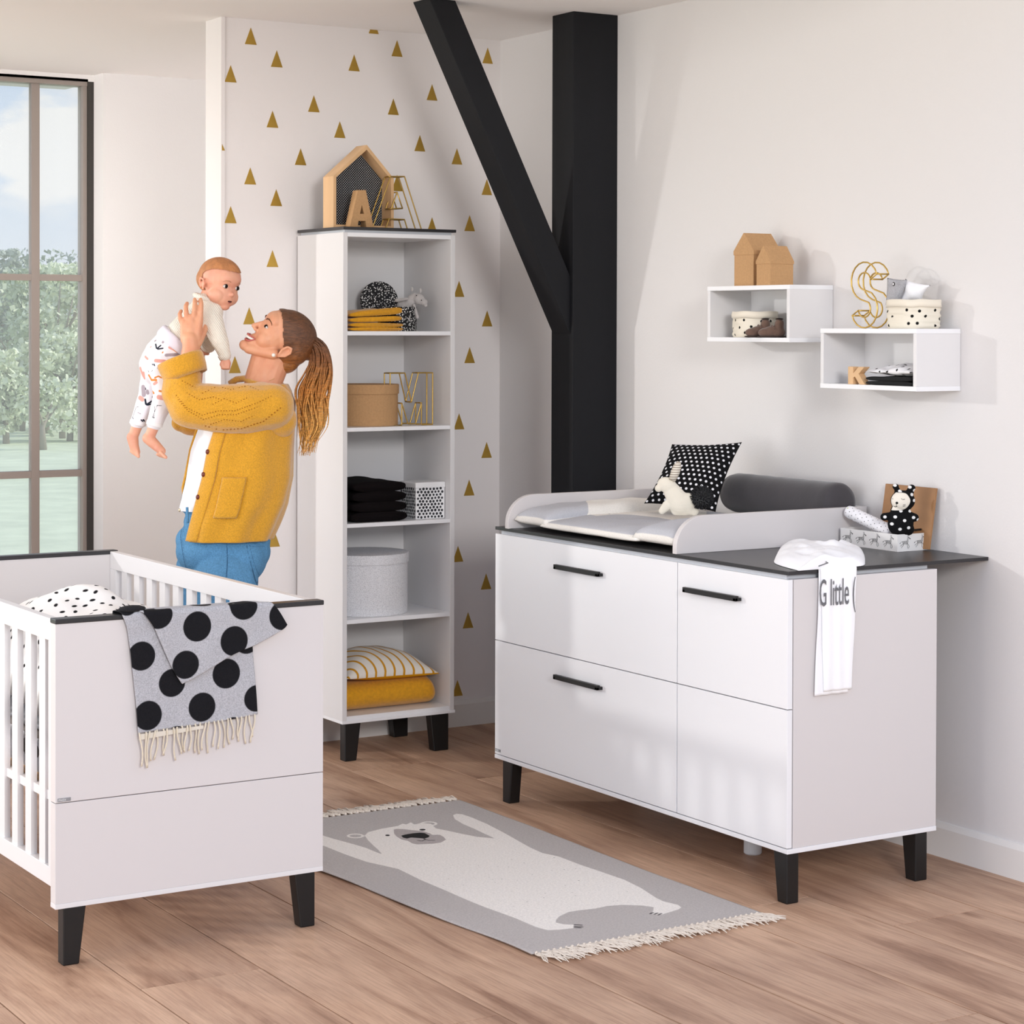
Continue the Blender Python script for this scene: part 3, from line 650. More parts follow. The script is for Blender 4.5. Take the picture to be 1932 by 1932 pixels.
def scatter_dots(o, n, r, seed, elong=1.0, zmin=None, mind=None):
    co = verts_of(o); rnd = np.random.RandomState(seed); idx = rnd.permutation(len(co)); cs = []; mind = mind or r*4
    for i in idx:
        p = co[i]
        if all(np.linalg.norm(p-c) > mind for c in cs): cs.append(p)
        if len(cs) >= n: break
    best = np.full(len(co), -.05)
    for c in cs:
        a = rnd.uniform(0, pi); d = co-c; ax_ = np.array((cos(a), sin(a), .6*sin(a*2))); ax_ /= np.linalg.norm(ax_)
        t = d@ax_; q = np.sqrt(np.maximum((np.linalg.norm(d, axis=1)**2 - t**2), 0)+(t/elong)**2); best = np.maximum(best, r-q)
    set_attr(o, 'print', best)
scatter_dots(o, 60, .0044, 4, 1.9, mind=.021)

# ---------------------------------------------------------------- things in the tall shelf unit
def round_box(name, label, c, r_, h, lidh, mt, lid=True, n=64):
    t = thing(name, label, 'box', c)
    B().lathe([(r_*.985, .0005), (r_*.985, h-.004 if lid else h), (r_*.955, h-.002 if lid else h), (r_*.955, .01), (0, .01)], n=n).out('body', mt, t, bevel=.0006)
    if lid: B().lathe([(r_*.99, h-lidh), (r_+.002, h-lidh), (r_+.002, h-.001), (r_, h), (0, h)], n=n).out('lid', mt, t, bevel=.0006)
    return t
round_box('round_box', 'round brown card box with a lid in the second compartment of the tall shelf', (3.786, 7.16, 1.2306), .122, .156, .036, KRAFT)
def weavemat(name, a, b_, sc, thr=.42):
    m = mat(name, a, .85); t = m.node_tree; bs_ = t.nodes['Principled BSDF']; tc = N(t, 'ShaderNodeTexCoord'); mp = N(t, 'ShaderNodeMapping'); mp.inputs['Rotation'].default_value = (0, rad(45), 0); t.links.new(tc.outputs['Object'], mp.inputs[0])
    v = N(t, 'ShaderNodeTexVoronoi', i_Scale=sc, i_Randomness=1.0); t.links.new(mp.outputs[0], v.inputs['Vector']); r = ramp(t, [(thr-.06, hexc(b_)[:3]), (thr+.06, hexc(a)[:3])]); t.links.new(v.outputs['Distance'], r.inputs[0]); t.links.new(r.outputs[0], bs_.inputs['Base Color']); return m
BW = weavemat('black_white_weave', '#17171a', '#e6e4e2', 150, .36)
GW = weavemat('grey_speckle', '#e4e4e7', '#b4b4b9', 330, .33)
round_box('round_box', 'large round pale grey herringbone box with a lid in the fourth compartment', (3.792, 7.18, .5221), .165, .228, .036, GW)
rb = round_box('round_box', 'small open round box in a black and white weave, a pig toy inside', (3.914, 7.15, 1.5866), .0745, .092, 0, BW, lid=False)
lt = B((3.902, 7.29, 1.70)).lathe([(0, -.009), (.0735, -.009), (.0755, -.007), (.0755, .009), (0, .009)], n=48).xf(Matrix()); 
lt.bm.transform(Matrix.Translation((3.895, 7.262, 1.7025)) @ Euler((rad(80), 0, rad(-8))).to_matrix().to_4x4())
o = lt.out('box_lid', BW, bevel=.001); tag(o, 'round black and white weave lid leaning behind the open box', 'lid')
# pig toy
PG = mat('grey_plush', '#bdb8b6', .98, bump=.8, bscale=500, var=.08, vscale=300, sheen=.4)
pc = (3.93, 7.14, 1.66); pg = thing('plush_pig', 'pale grey plush pig leaning out of the small open round box', 'soft toy', pc)
def pq(u, v, y=7.10): return at(650+u/8.782, 520+v/8.782, y=y)
blob('body', [('e', pq(980, 500, 7.14), (.028, .024, .022)), ('c', pq(990, 540, 7.14), .024, pq(1080, 450, 7.12), .019), ('e', pq(1230, 390, 7.10), (.024, .021, .021), Euler((0, rad(30), 0))), ('e', pq(1310, 440, 7.095), (.015, .016, .014)), ('c', pq(1110, 380, 7.115), .016, pq(1160, 350, 7.11), .016)], PG, pg, .0022, 4, off=pc)
blob('arm', [('c', pq(1040, 385, 7.115), .0055, pq(860, 410, 7.10), .007)], PG, pg, .0018, 3, off=pc); blob('arm', [('c', pq(1150, 490, 7.10), .006, pq(1205, 690, 7.088), .0065)], PG, pg, .0018, 3, off=pc)
B(pc).ball(pq(1345, 490, 7.082), .0075, scale=(1, .6, 1)).out('snout', PG, pg, smooth=True)
for p in ((1120, 225), (1260, 250)): B(pc).ball(pq(*p, 7.10), .0075, scale=(.7, .5, 1.3)).out('ear', PG, pg, smooth=True)
for p in ((1193, 330), (1275, 408)): B(pc).ball(pq(*p, 7.0765), .0026, sub=1).out('eye', BLACKP, pg, smooth=True)
folded_cloth('folded_cloth', 'folded mustard cloth lying underneath the other mustard one', 'cloth', 3.64, 3.862, 7.01, 7.22, 1.5866, .030, MUST, 2, group='mustard cloths', seed=1, wr=.003)
folded_cloth('folded_cloth', 'upper folded mustard cloth with one end turned up in the top compartment', 'cloth', 3.64, 3.858, 7.012, 7.21, 1.6175, .038, MUST, 2, group='mustard cloths', seed=5, wr=.006, slope=.018)
for k in range(4):
    folded_cloth('towel', ['lowest of the four folded black towels in the stack', 'second black towel from the bottom of the stack', 'third black towel from the bottom of the stack', 'topmost folded black towel of the stack'][k], 'towel', 3.652+.003*k, 3.886-.002*k, 7.02, 7.30, .8766+k*.0375, .0365, TOWEL, 1, group='black towels', seed=k*2.3, wr=.0022)
# dotted tin
tn = (3.93, 7.03, .8765); tt = thing('storage_tin', 'white square tin with a lid and dark dots beside the black towels', 'tin', tn, rad(0))
TIN = mat('white_tin', '#f0f0f1', .25)
B().box(.0, .125, 0, .125, 0, .118).out('body', TIN, tt, bevel=.003); B().box(-.002, .127, -.002, .127, .116, .139).out('lid', TIN, tt, bevel=.004)
b = B(); rnd = random.Random(2)
def disc(c, ax, r_):
    n_ = 12; vs = [b.bm.verts.new((c[0]+r_*cos(2*pi*k/n_), c[1], c[2]+r_*sin(2*pi*k/n_)) if ax == 'y' else (c[0], c[1]+r_*cos(2*pi*k/n_), c[2]+r_*sin(2*pi*k/n_))) for k in range(n_)]; b.bm.faces.new(vs)
for i in range(8):
    for j in range(10):
        a_ = .0085+i*.0150+(.0075 if j % 2 else 0)+rnd.uniform(-.001, .001); z_ = .008+j*.0118+rnd.uniform(-.001, .001); r_ = rnd.uniform(.0044, .0056)
        if a_ < .118: disc((a_, -.0004 if z_ < .113 else -.0024, z_), 'y', r_); disc((-.0004 if z_ < .113 else -.0024, a_, z_), 'x', r_)
b.out('dot_print', mat('tin_ink', '#26272d', .3), tt)
# rolled blanket and striped cushion
rc = (3.86, 7.12, .166); rl = thing('rolled_blanket', 'rolled mustard blanket under the striped cushion in the lowest compartment', 'blanket', rc)
b = B(rc); 
def rollf(u, v):
    a = 2*pi*u; x = 3.64+v*.405; k = 1+.05*fbm((x*5, cos(a), sin(a)), 1.3); r_ = .058*k*(1-.55*max(0, (v-.90)/.10)**2.5)
    return (x-.01*sin(a*1), 7.125+1.35*r_*cos(a), .166+.056+r_*.97*sin(a))
b.grid(rollf, 48, 40); b.bm.faces.new([b.gv[i][40] for i in range(48)]); b.out('roll', MUST, rl, smooth=True, weld=True)
sp_ = [(3.641, 7.125+1.35*(.056-.0016*k*1.0)*cos(k*.55), .222+(.056-.0016*k)*sin(k*.55)) for k in range(30)]
B(rc).tube(sp_, .003, 6).out('rolled_edge', MUST, rl, smooth=True)
B(rc).ball((3.655, 7.125, .222), .04, scale=(.05, 1.1, .9)).out('roll_hollow', mat('mustard_shade', '#5a3606', .95), rl, smooth=True)  # darker disc stands in for the shade in the end of the roll
SC_ = printmat('striped_cushion_cloth', '#ece6dc', [('stripe', '#cf9323', .001), ('back', '#d9990f', .001)])
cc = [(3.635, 7.02, .300), (4.045, 7.045, .283), (3.99, 7.33, .300), (3.66, 7.34, .315)]
b, Pf = pillow4(cc, .085, off=(3.84, 7.17, .28), n=80, pinch=.07, wr=.006, ws=12, back=.35)
o = b.out('cushion', SC_, smooth=True); tag(o, 'cream cushion with mustard stripes on the rolled mustard blanket', 'cushion')
co = verts_of(o)+np.array((3.84, 7.17, .28)); s1 = np.mod(co[:, 0]*.92+(co[:, 1])*.55+ (co[:, 2])*-.25, .040); set_attr(o, 'stripe', .0055-np.abs(s1-.02))
zm = .298+(co[:, 0]-3.64)*-.025; set_attr(o, 'back', np.clip((zm-co[:, 2]), -.02, .02))

# ---------------------------------------------------------------- on top of the shelf unit
hb = (3.80, 7.17, 1.971); zt_ = 1.971
h0, h1 = at(629, 430, y=7.10).x, at(743, 430, y=7.10).x; ze = at(629, 332, y=7.10).z; zr = at(690, 273, y=7.10).z
hs = thing('house_display', 'wooden house shaped box frame with black dotted backing', 'decoration', hb)
o_ = [(h0, zt_), (h1, zt_), (h1, ze), ((h0+h1)/2+.012, zr), (h0, ze)]
t_ = .012; mid = (h0+h1)/2+.012
sl_ = (zr-ze)/(mid-h0)
i_ = [(h0+t_, zt_+t_), (h1-t_, zt_+t_), (h1-t_, ze-.004), (mid, zr-t_*1.55), (h0+t_, ze-.004)]
for k in range(5):
    a, b2 = k, (k+1) % 5
    B(hb).prism([o_[a], o_[b2], i_[b2], i_[a]], 'y', 7.10, 7.185).out('side_board', BEECH, hs, bevel=.0006)
DB = mat('black_dotted_paper', '#0f1116', .7); t = DB.node_tree
tc = N(t, 'ShaderNodeTexCoord'); mp = N(t, 'ShaderNodeMapping'); mp.inputs['Rotation'].default_value = (0, rad(45), 0); mp.inputs['Scale'].default_value = (145, 145, 145); t.links.new(tc.outputs['Object'], mp.inputs[0])
fr_ = N(t, 'ShaderNodeVectorMath', operation='FRACTION'); t.links.new(mp.outputs[0], fr_.inputs[0]); sb = N(t, 'ShaderNodeVectorMath', operation='SUBTRACT'); sb.inputs[1].default_value = (.5, .5, .5); t.links.new(fr_.outputs[0], sb.inputs[0])
ml = N(t, 'ShaderNodeVectorMath', operation='MULTIPLY'); ml.inputs[1].default_value = (1, 0, 1); t.links.new(sb.outputs[0], ml.inputs[0]); ln = N(t, 'ShaderNodeVectorMath', operation='LENGTH'); t.links.new(ml.outputs[0], ln.inputs[0])
r = ramp(t, [(.19, hexc('#d8dade')[:3]), (.25, hexc('#0f1116')[:3])]); t.links.new(ln.outputs['Value'], r.inputs[0]); t.links.new(r.outputs[0], t.nodes['Principled BSDF'].inputs['Base Color'])
B(hb).prism(i_, 'y', 7.172, 7.180).out('backing', DB, hs)
# wooden A
A0_ = at(656, 429, y=7.045).x; 
def aq(u, v): p = at(660+u/12.075, 280+v/12.075, y=7.045); return (p.x, p.z)
op = [aq(0, 1770), aq(185, 950), aq(365, 950), aq(545, 1790), aq(385, 1790), aq(360, 1655), aq(200, 1650), aq(170, 1770)]
op = [(x, zt_ if i in (0, 3, 4, 7) else z) for i, (x, z) in enumerate(op)]; hp_ = [aq(232, 1490), aq(328, 1490), aq(275, 1285)]
b = B((op[0][0], 7.05, zt_))
def holed(b, outer, inner, y0, y1):
    for y, s in ((y0, 1), (y1, -1)):
        eo = [b.bm.verts.new((p[0], y, p[1])) for p in outer]; ei = [b.bm.verts.new((p[0], y, p[1])) for p in inner]
        es = [b.bm.edges.new((v[i], v[(i+1) % len(v)])) for v in (eo, ei) for i in range(len(v))]
        bmesh.ops.triangle_fill(b.bm, edges=es, use_beauty=True)
        if s == 1: fo, fi = eo, ei
        else:
            for A_, C_ in ((fo, eo), (fi, ei)):
                for i in range(len(A_)): b.bm.faces.new((A_[i], A_[(i+1) % len(A_)], C_[(i+1) % len(C_)], C_[i]))
holed(b, op, hp_, 7.045, 7.085)
o = b.out('card_letter', KRAFT); tag(o, 'small brown card letter A in front of the dotted house frame', 'letter')
# ---------------------------------------------------------------- things on the dresser
def to_cam(base):
    """function giving coordinates in a frame at base turned to face the camera side (x right, y away, z up)"""
    R_ = Matrix.Rotation(-YAW, 3, 'Z'); b0 = Vector(base); return lambda p: R_ @ (Vector(p)-b0)
MATM = printmat('mat_jersey', '#f3efe8', [('grey', '#c3c4ca', .0015), ('print', '#5a5654', .0007)], mottle=.14, mscale=420)
cmt = (3.775, 5.17, .9275); cm = thing('changing_mat', 'padded grey and cream changing mat lying between the white boards', 'mat', cmt)
cream = [tuple(at(u, v, z=.982).xy) for u, v in ((1075, 948), (1100, 955), (1117, 974), (1160, 973), (1240, 980), (1300, 992), (1330, 985), (1320, 955), (1240, 938), (1150, 940))]
def matseg(y0, y1, th, zc, nm, x0=3.770, n=46, back=.62):
    c = [(x0, y0, zc-.008), (4.37, y0, zc+.006), (4.37, y1, zc+.006), (x0, y1, zc-.008)]
    b, P = pillow4(c, th, off=cmt, n=n, pinch=.03, wr=.004, ws=14, back=back, pe=5, pw=.42); o = b.out(nm, MATM, cm, smooth=True)
    co = verts_of(o)+np.array(cmt); top = co[:, 2]-(zc+.0035); cr_ = poly_sdf(co[:, :2], smoothpoly(cream, 4)); set_attr(o, 'grey', np.minimum(np.clip(top, -.01, .01), -cr_)); return o, co
o, co = matseg(5.362, 5.918, .034, .957, 'centre_pad', n=90, back=.5)
ln_ = lambda pts: [tuple(at(u, v, z=.982).xy) for u, v in pts]
d = np.full(len(co), -.05)
for pts, w in (([(1120, 951), (1150, 952), (1190, 952), (1215, 956)], .0016), ([(1185, 966), (1210, 968), (1250, 970)], .0016), ([(1190, 974), (1240, 976)], .0013), ([(1138, 966), (1148, 969), (1150, 972)], .003), ([(1180, 948), (1192, 950), (1205, 954)], .003)):
    d = np.maximum(d, line_sdf(co[:, :2], ln_(pts), w))
for i in range(4):
    for j in range(3):
        p = at(1222+5*i+2*j, 961+3.2*j+.6*i, z=.982); d = np.maximum(d, .0024-np.hypot(co[:, 0]-p.x, co[:, 1]-p.y))
d = np.where(co[:, 2] > .96, d, -.05); set_attr(o, 'print', d)
matseg(5.170, 5.388, .050, .966, 'side_pad', back=.45); matseg(5.885, 6.076, .050, .966, 'side_pad', back=.45)
# bolster
VEL = mat('charcoal_velvet', '#3d393d', .8, bump=.15, bscale=90, var=.10, vscale=9, sheen=.35)
bo = (4.425, 5.18, .98)
b = B(bo); prof = [(0, 0), (.045, 0), (.060, .006), (.066, .018)]+[(.066+.0005*sin(i*2.2), .018+i*.03) for i in range(1, 18)]+[(.06, .555), (0, .56)]
b.lathe(prof, n=48); b.bm.transform(Matrix.Translation((4.428, 5.170, 1.048)) @ Matrix.Rotation(-pi/2, 4, 'X'))
o = b.out('bolster', VEL, smooth=True); tag(o, 'dark charcoal velvet bolster lying along the wall behind the changing mat', 'bolster')
# black cushion with white dots
BD = printmat('black_cotton_dots', '#0d0d0f', [('print', '#ecebee', .0006)])
cc = [at(1215, 950, d=6.99), at(1350, 966, d=6.93), at(1400, 834, d=7.08), at(1268, 838, d=7.14)]
bs = tuple((cc[0]+cc[1])/2); b, P = pillow4(cc, .042, off=bs, n=80, pinch=.09, wr=.004, ws=20)
o = b.out('cushion', BD, smooth=True); tag(o, 'black square cushion with small white dots leaning on the charcoal bolster', 'cushion')
ct = [P((i+.5*(j % 2)+.3)/12, (j+.4)/14, 1)-Vector(bs) for i in range(12) for j in range(14)]; dots_attr(o, ct, .0050)
# rabbit
def plush(name, label, base, d, parts, scale_y, mats, voxel=.0025):
    bb = at(*base, d=d); t = thing(name, label, 'soft toy', tuple(bb), YAW); L = to_cam(bb)
    for nm, mt, prims in parts:
        pr = []
        for p in prims:
            if p[0] == 'c': pr.append(('c', L(at(*p[1][:2], d=d+p[1][2] if len(p[1]) > 2 else d)), p[2], L(at(*p[3][:2], d=d+p[3][2] if len(p[3]) > 2 else d)), p[4]))
            else: pr.append(('e', L(at(*p[1][:2], d=d+(p[1][2] if len(p[1]) > 2 else 0))), p[2]) + tuple(p[3:]))
        o = blob(nm, pr, mt, t, voxel, 4)
        if scale_y != 1: o.data.transform(Matrix.Diagonal((1, scale_y, 1, 1)))
    return t, L
BUN = mat('cream_plush', '#ece4d3', .95, bump=.6, bscale=350, sheen=.4)
def bz(u, v, *a): return (1180+u/4.2, 820+v/4.2, *a)
px = 1/4.2*6.82/4030
bun, L = plush('plush_rabbit', 'cream plush rabbit with striped ear and black pompom tail before the dotted cushion', bz(420, 630), 6.80, [
 ('body', BUN, [('e', bz(330, 400), (80*px, .03, 62*px), Euler((0, rad(20), 0))), ('e', bz(262, 425), (30*px, .02, 30*px)), ('c', bz(370, 450), 70*px, bz(430, 540), 88*px), ('c', bz(430, 545), 88*px, bz(490, 540), 80*px), ('c', bz(330, 560), 40*px, bz(290, 605), 28*px), ('c', bz(500, 580), 60*px, bz(545, 605), 38*px), ('c', bz(400, 600), 40*px, bz(480, 600), 40*px)])], .55, None)
EARM = mat('striped_ear_cloth', '#e6dccb', .9); t = EARM.node_tree; tc = N(t, 'ShaderNodeTexCoord'); wv = N(t, 'ShaderNodeTexWave', i_Scale=42, wave_type='BANDS', bands_direction='Z'); t.links.new(tc.outputs['Object'], wv.inputs['Vector'])
r = ramp(t, [(.45, hexc('#a89c8e')[:3]), (.55, hexc('#ece4d6')[:3])]); t.links.new(wv.outputs['Fac'], r.inputs[0]); t.links.new(r.outputs[0], t.nodes['Principled BSDF'].inputs['Base Color'])
pe = [L(at(*bz(*p)[:2], d=6.79)) for p in ((370, 360), (395, 300), (412, 250), (425, 215))]
B().tube(pe, [28*px, 36*px, 32*px, 14*px], 12, flat=1).out('ear', EARM, bun, smooth=True)
PP = mat('black_yarn', '#161518', .95, bump=.8, bscale=400, sheen=.3)
def pompom(c, r, parent, seed=1, n=700):
    b = B(); rn = random.Random(seed); c = Vector(c); b.ball(c, r*.72, sub=2)
    for _ in range(n):
        v = Vector((rn.gauss(0, 1), rn.gauss(0, 1), rn.gauss(0, 1))).normalized(); u = v.orthogonal().normalized(); w = v.cross(u); a = rn.uniform(0, 6.28); q = u*cos(a)+w*sin(a); L_ = r*rn.uniform(.88, 1.1); s = .0016
        p0 = c+v*r*.5; p1 = c+(v+q*.15).normalized()*L_
        vs = [b.bm.verts.new(p) for p in (p0+q*s, p0-q*s, p1-q*s, p1+q*s)]; b.bm.faces.new(vs)
        q2 = v.cross(q); vs = [b.bm.verts.new(p) for p in (p0+q2*s, p0-q2*s, p1-q2*s, p1+q2*s)]; b.bm.faces.new(vs)
    return b.out('pompom_tail', PP, parent)
pompom(L(at(*bz(605, 500)[:2], d=6.79)), 92*px, bun)
# zebra box
zb = (4.380, 4.86, .9273); Z = thing('storage_box', 'low white open box with running zebra print on the dresser top by the wall', 'box', zb)
ZX, ZY, ZH = .122, .262, .052
ZW = mat('zebra_box_white', '#e8e6e4', .6)
B().box(0, ZX, 0, .003, 0, ZH).box(0, .003, .003, ZY, 0, ZH).box(ZX-.003, ZX, .003, ZY, 0, ZH).box(.003, ZX-.003, ZY-.003, ZY, 0, ZH).box(.003, ZX-.003, .003, ZY-.003, 0, .003).out('box_walls', ZW, Z)
ZI = mat('zebra_ink', '#1b1a1c', .7)
def zebra(parent, M):
    """flat running zebra about 1 wide by 1 high, drawn with thin strokes"""
    b = B()
    def st(pts, w):
        for p, q in zip(pts, pts[1:]):
            p, q = Vector(p), Vector(q); d = (q-p); n = Vector((-d.y, d.x)).normalized()*w*.5
            vs = [b.bm.verts.new((v.x, v.y, 0)) for v in (p+n, p-n, q-n, q+n)]; b.bm.faces.new(vs)
    for i in range(8): x = .28+i*.052; st([(x, .42), (x-.02+.01*i, .60)], .024)           # body stripes
    st([(.26, .56), (.40, .60), (.60, .61)], .012); st([(.28, .42), (.45, .38), (.62, .42)], .012)
    for i in range(5): st([(.62+i*.012, .64+i*.055), (.70+i*.012, .62+i*.055)], .022)      # neck
    st([(.60, .60), (.66, .90)], .012); st([(.70, .90), (.72, .97)], .02); st([(.66, .90), (.63, .98)], .02)
    st([(.70, .86), (.84, .76)], .035); st([(.80, .78), (.87, .72)], .06)
    st([(.60, .44), (.72, .36), (.78, .22), (.74, .12)], .024); st([(.58, .42), (.64, .30), (.66, .14), (.70, .08)], .024)
    st([(.32, .44), (.30, .30), (.20, .24), (.16, .14)], .024); st([(.30, .46), (.22, .36), (.12, .34), (.08, .26)], .024)
    st([(.26, .56), (.14, .56), (.06, .48)], .018); st([(.06, .50), (.02, .44)], .04)
    b.bm.transform(M); return b.out('zebra_print', ZI, parent)
for k in range(2): zebra(Z, Matrix.Translation((.008+k*.058, -.0004, .004)) @ Matrix.Rotation(pi/2, 4, 'X') @ Matrix.Diagonal((.050, .045, 1, 1)))
for k in range(4): zebra(Z, Matrix.Translation((-.0004, .066+k*.062, .004)) @ Matrix.Rotation(-pi/2, 4, 'Z') @ Matrix.Rotation(pi/2, 4, 'X') @ Matrix.Diagonal((.056, .045, 1, 1)))
# board behind
bp = [at(1667, 915, x=4.492), at(1762, 922, x=4.492)]
KB = mat('stained_board', '#a5784f', .6, bump=.1, bscale=60, var=.22, vscale=7)
o = B((4.487, 4.93, .931)).hexa([(4.482, bp[1].y+.012, .931), (4.490, bp[1].y+.012, .931), (4.490, bp[0].y+.012, .931), (4.482, bp[0].y+.012, .931)], [(4.500, bp[1].y, 1.117), (4.508, bp[1].y, 1.117), (4.508, bp[0].y, 1.117), (4.500, bp[0].y, 1.117)]).out('wooden_board', KB, bevel=.0008)
tag(o, 'thin square brown wooden board standing upright against the wall behind the zebra box', 'board')
# bear toy
BEARC = printmat('black_plush_dots', '#0c0c0e', [('face', '#ebe3d6', .0006), ('print', '#f0eeec', .0007), ('ink', '#151515', .0005)], bump=.4)
def by(u, v, *a): return (1580+u/9.66, 900+v/9.66, *a)
dB = 6.47; bpx = 1/9.66*dB/4030
bear, L = plush('plush_bear', 'black plush bear with white dots and sleeping cream face, sitting in the zebra box', by(1150, 1020), dB, [
 ('body', BEARC, [('e', by(1190, 430), (225*bpx, .055, 190*bpx)), ('c', by(1080, 200), 45*bpx, by(1100, 290), 70*bpx), ('c', by(1350, 200), 60*bpx, by(1310, 300), 80*bpx), ('e', by(1060, 175), (58*bpx, .02, 55*bpx)), ('e', by(1350, 200), (72*bpx, .02, 65*bpx)), ('c', by(1150, 640), 190*bpx, by(1150, 850), 240*bpx), ('c', by(1010, 700), 70*bpx, by(850, 725), 70*bpx), ('c', by(1300, 700), 80*bpx, by(1410, 740), 75*bpx), ('c', by(1100, 930), 130*bpx, by(1280, 950), 120*bpx)])], .5, None, .0022)
o = [c for c in bear.children if c.name.startswith('body')][0]; co = verts_of(o)
def lp(u, v): p = L(at(*by(u, v)[:2], d=dB)); return (p.x, p.z)
P2 = co[:, [0, 2]]; frontm = co[:, 1] < -.004
fd = poly_sdf(P2, smoothpoly([lp(*p) for p in ((1000, 285), (1100, 275), (1220, 285), (1280, 350), (1305, 430), (1260, 530), (1180, 590), (1050, 605), (940, 590), (920, 500), (950, 380))], 4)); set_attr(o, 'face', np.where(frontm, fd, -.01))
ds = [(1040, 145), (1310, 180), (1345, 315), (1385, 420), (1378, 575), (1315, 615), (1038, 720), (860, 725), (1380, 735), (1205, 785), (978, 848), (1122, 942), (1282, 917), (1140, 610), (1130, 255), (1400, 240), (1470, 780)]
d = np.full(len(co), -.05)
for p in ds: q = lp(*p); d = np.maximum(d, 36*bpx-np.hypot((P2[:, 0]-q[0])*1.0, (P2[:, 1]-q[1])*1.15))
set_attr(o, 'print', np.where(fd > 0, -.01, d))
d = np.maximum(26*bpx-np.hypot(P2[:, 0]-lp(1060, 462)[0], P2[:, 1]-lp(1060, 462)[1]), line_sdf(P2, [lp(*p) for p in ((1135, 380), (1160, 400), (1195, 390))], 9*bpx))
for pts in (((1015, 525), (1045, 540), (1075, 520)), ((1055, 480), (1050, 530)), ((1165, 500), (1210, 490)), ((1165, 525), (1210, 515)), ((985, 385), (1000, 395))): d = np.maximum(d, line_sdf(P2, [lp(*p) for p in pts], 8*bpx))
set_attr(o, 'ink', np.where(frontm, d, -.01))
# swaddle roll, pen
SW = printmat('swaddle_dots', '#f1f0f4', [('print', '#26262a', .0006), ('lime', '#b9cf45', .0006)])
s0, s1 = at(*by(200, 620)[:2], x=4.415), at(*by(1010, 1010)[:2], x=4.42); s0.x = 4.412; s1.z = max(s1.z, .962)
b = B(tuple(s1)); dd = (s1-s0); q = dd.to_track_quat('Z', 'Y').to_matrix().to_4x4()
b.lathe([(0, 0), (.013, .0), (.0185, .004), (.020, .012)]+[(.020+.0006*sin(k*.4), .012+k*dd.length/130) for k in range(1, 120)]+[(.018, dd.length), (0, dd.length)], n=72); b.bm.transform(Matrix.Translation(s0) @ q)
o = b.out('swaddle_roll', SW, smooth=True); tag(o, 'rolled white muslin with dark dots leaning out of the zebra box', 'cloth'); co = verts_of(o)
qi = q.to_3x3(); cs = [(Vector(s0)-Vector(s1))+qi @ Vector((.0202*cos(a), .0202*sin(a), .012+.0145*k)) for k in range(14) for a in [2*pi*(j+.5*(k % 2))/8 for j in range(8)]]
dots_attr(o, cs[:], .0024); dots_attr(o, [cs[3], cs[22], cs[61]], .003, 'lime')
p = at(1718, 1001, x=4.45); p.z = max(p.z, .982)
pen = B(tuple(p)).tube([p, p+Vector((.04, -.005, .002))], .0035, 10).out('pen', mat('black_plastic', '#101012', .3), smooth=False); tag(pen, 'short black pen with a red cap resting on the zebra box edge', 'pen')
B().ball((-.002, 0, 0), .0052, sub=2).out('cap', mat('red_plastic', '#e02420', .35), pen, smooth=True)
# romper draped over the top
SH = printmat('white_jersey', '#fbfbfd', [('print', '#6a6a6e', .0006)], bump=.15)
sb_ = (3.95, 4.72, .9275); shirt = thing('baby_shirt', 'white baby shirt with grey lettering hanging over the right end of the dresser', 'shirt', sb_)
pb_ = [tuple(at(u, v, z=.935).xy) for u, v in ((1462, 1050), (1470, 1062), (1545, 1078), (1620, 1072), (1632, 1052), (1622, 1032), (1590, 1040), (1530, 1030), (1480, 1030))]
cx_, cy_ = np.mean([p[0] for p in pb_]), np.mean([p[1] for p in pb_]); ring = smoothpoly(pb_, 6)
b = B(sb_); nr = 26
def pile(u, v):
    k = int(round(u*len(ring))) % len(ring); e = ring[k]; s = v
    x, y = cx_+(e[0]-cx_)*s, cy_+(e[1]-cy_)*s; h = .038*max(0, 1-s**3.2)**.6
    h *= 1+.55*fbm((x*1, y, 0), 13); h += .006*fbm((x, y, 2), 45)*(1-s**4)
    yy = max(y, 4.612); return (x, yy, .9285+max(0, h)+.001*(1-s))
b.grid(pile, len(ring), nr); b.out('gathered_cloth', SH, shirt, smooth=True, weld=True, sub=1)
def strip(name, xa0, xa1, xb0, xb1, zb, yy, n=60, pr=False, top=.9375):
    b = B(sb_)
    def f(u, v):
        x = (xa0+(xa1-xa0)*u)*(1-v)+(xb0+(xb1-xb0)*u)*v; s = v*(top-zb)+v*.0
        y0_ = .06
        L_ = v*((top-zb)+y0_)
        if L_ < y0_: y, z = yy+y0_-L_, top
        else: y, z = yy, top-(L_-y0_)
        k = max(0, 1-abs(L_-y0_)/.012); y += .003*k; z -= .003*k
        y -= .003*(1+fbm((x*6, z*2.4, 1), 3))*min(1, max(0, (L_-y0_))/.05) + .0015*sin(x*160)*min(1, max(0, L_-y0_)/.08)
        return (x, y, z)
    b.grid(f, 30, n); return b.out(name, SH, shirt, smooth=True, solid=.0016)
tx = [at(u, v, y=4.61).x for u, v in ((1547, 1100), (1618, 1100), (1553, 1305), (1606, 1303), (1537, 1308), (1600, 1310))]
strip('hanging_body', tx[0], tx[1], tx[2], tx[3], .585, 4.6105)
strip('hanging_back', tx[0]+.002, tx[1]-.004, tx[4], tx[5], .575, 4.6145)
GT = mat('grey_print', '#6c6c70', .8)
tm = text_mesh('G little (', .108, GT, 'lettering', .0003, .50); tm.parent = shirt; tm.rotation_euler = (pi/2, 0, 0); tm.location = Vector((tx[0]-.008, 4.6035, .826))-Vector(sb_)
tm.scale = (.36, 1, 1)
lo_ = B(sb_).tube([at(u, v, z=.948) for u, v in ((1500, 1042), (1508, 1054), (1530, 1058), (1552, 1056), (1562, 1062), (1545, 1068))], .0016, 6).out('printed_motif', GT, shirt, smooth=True)

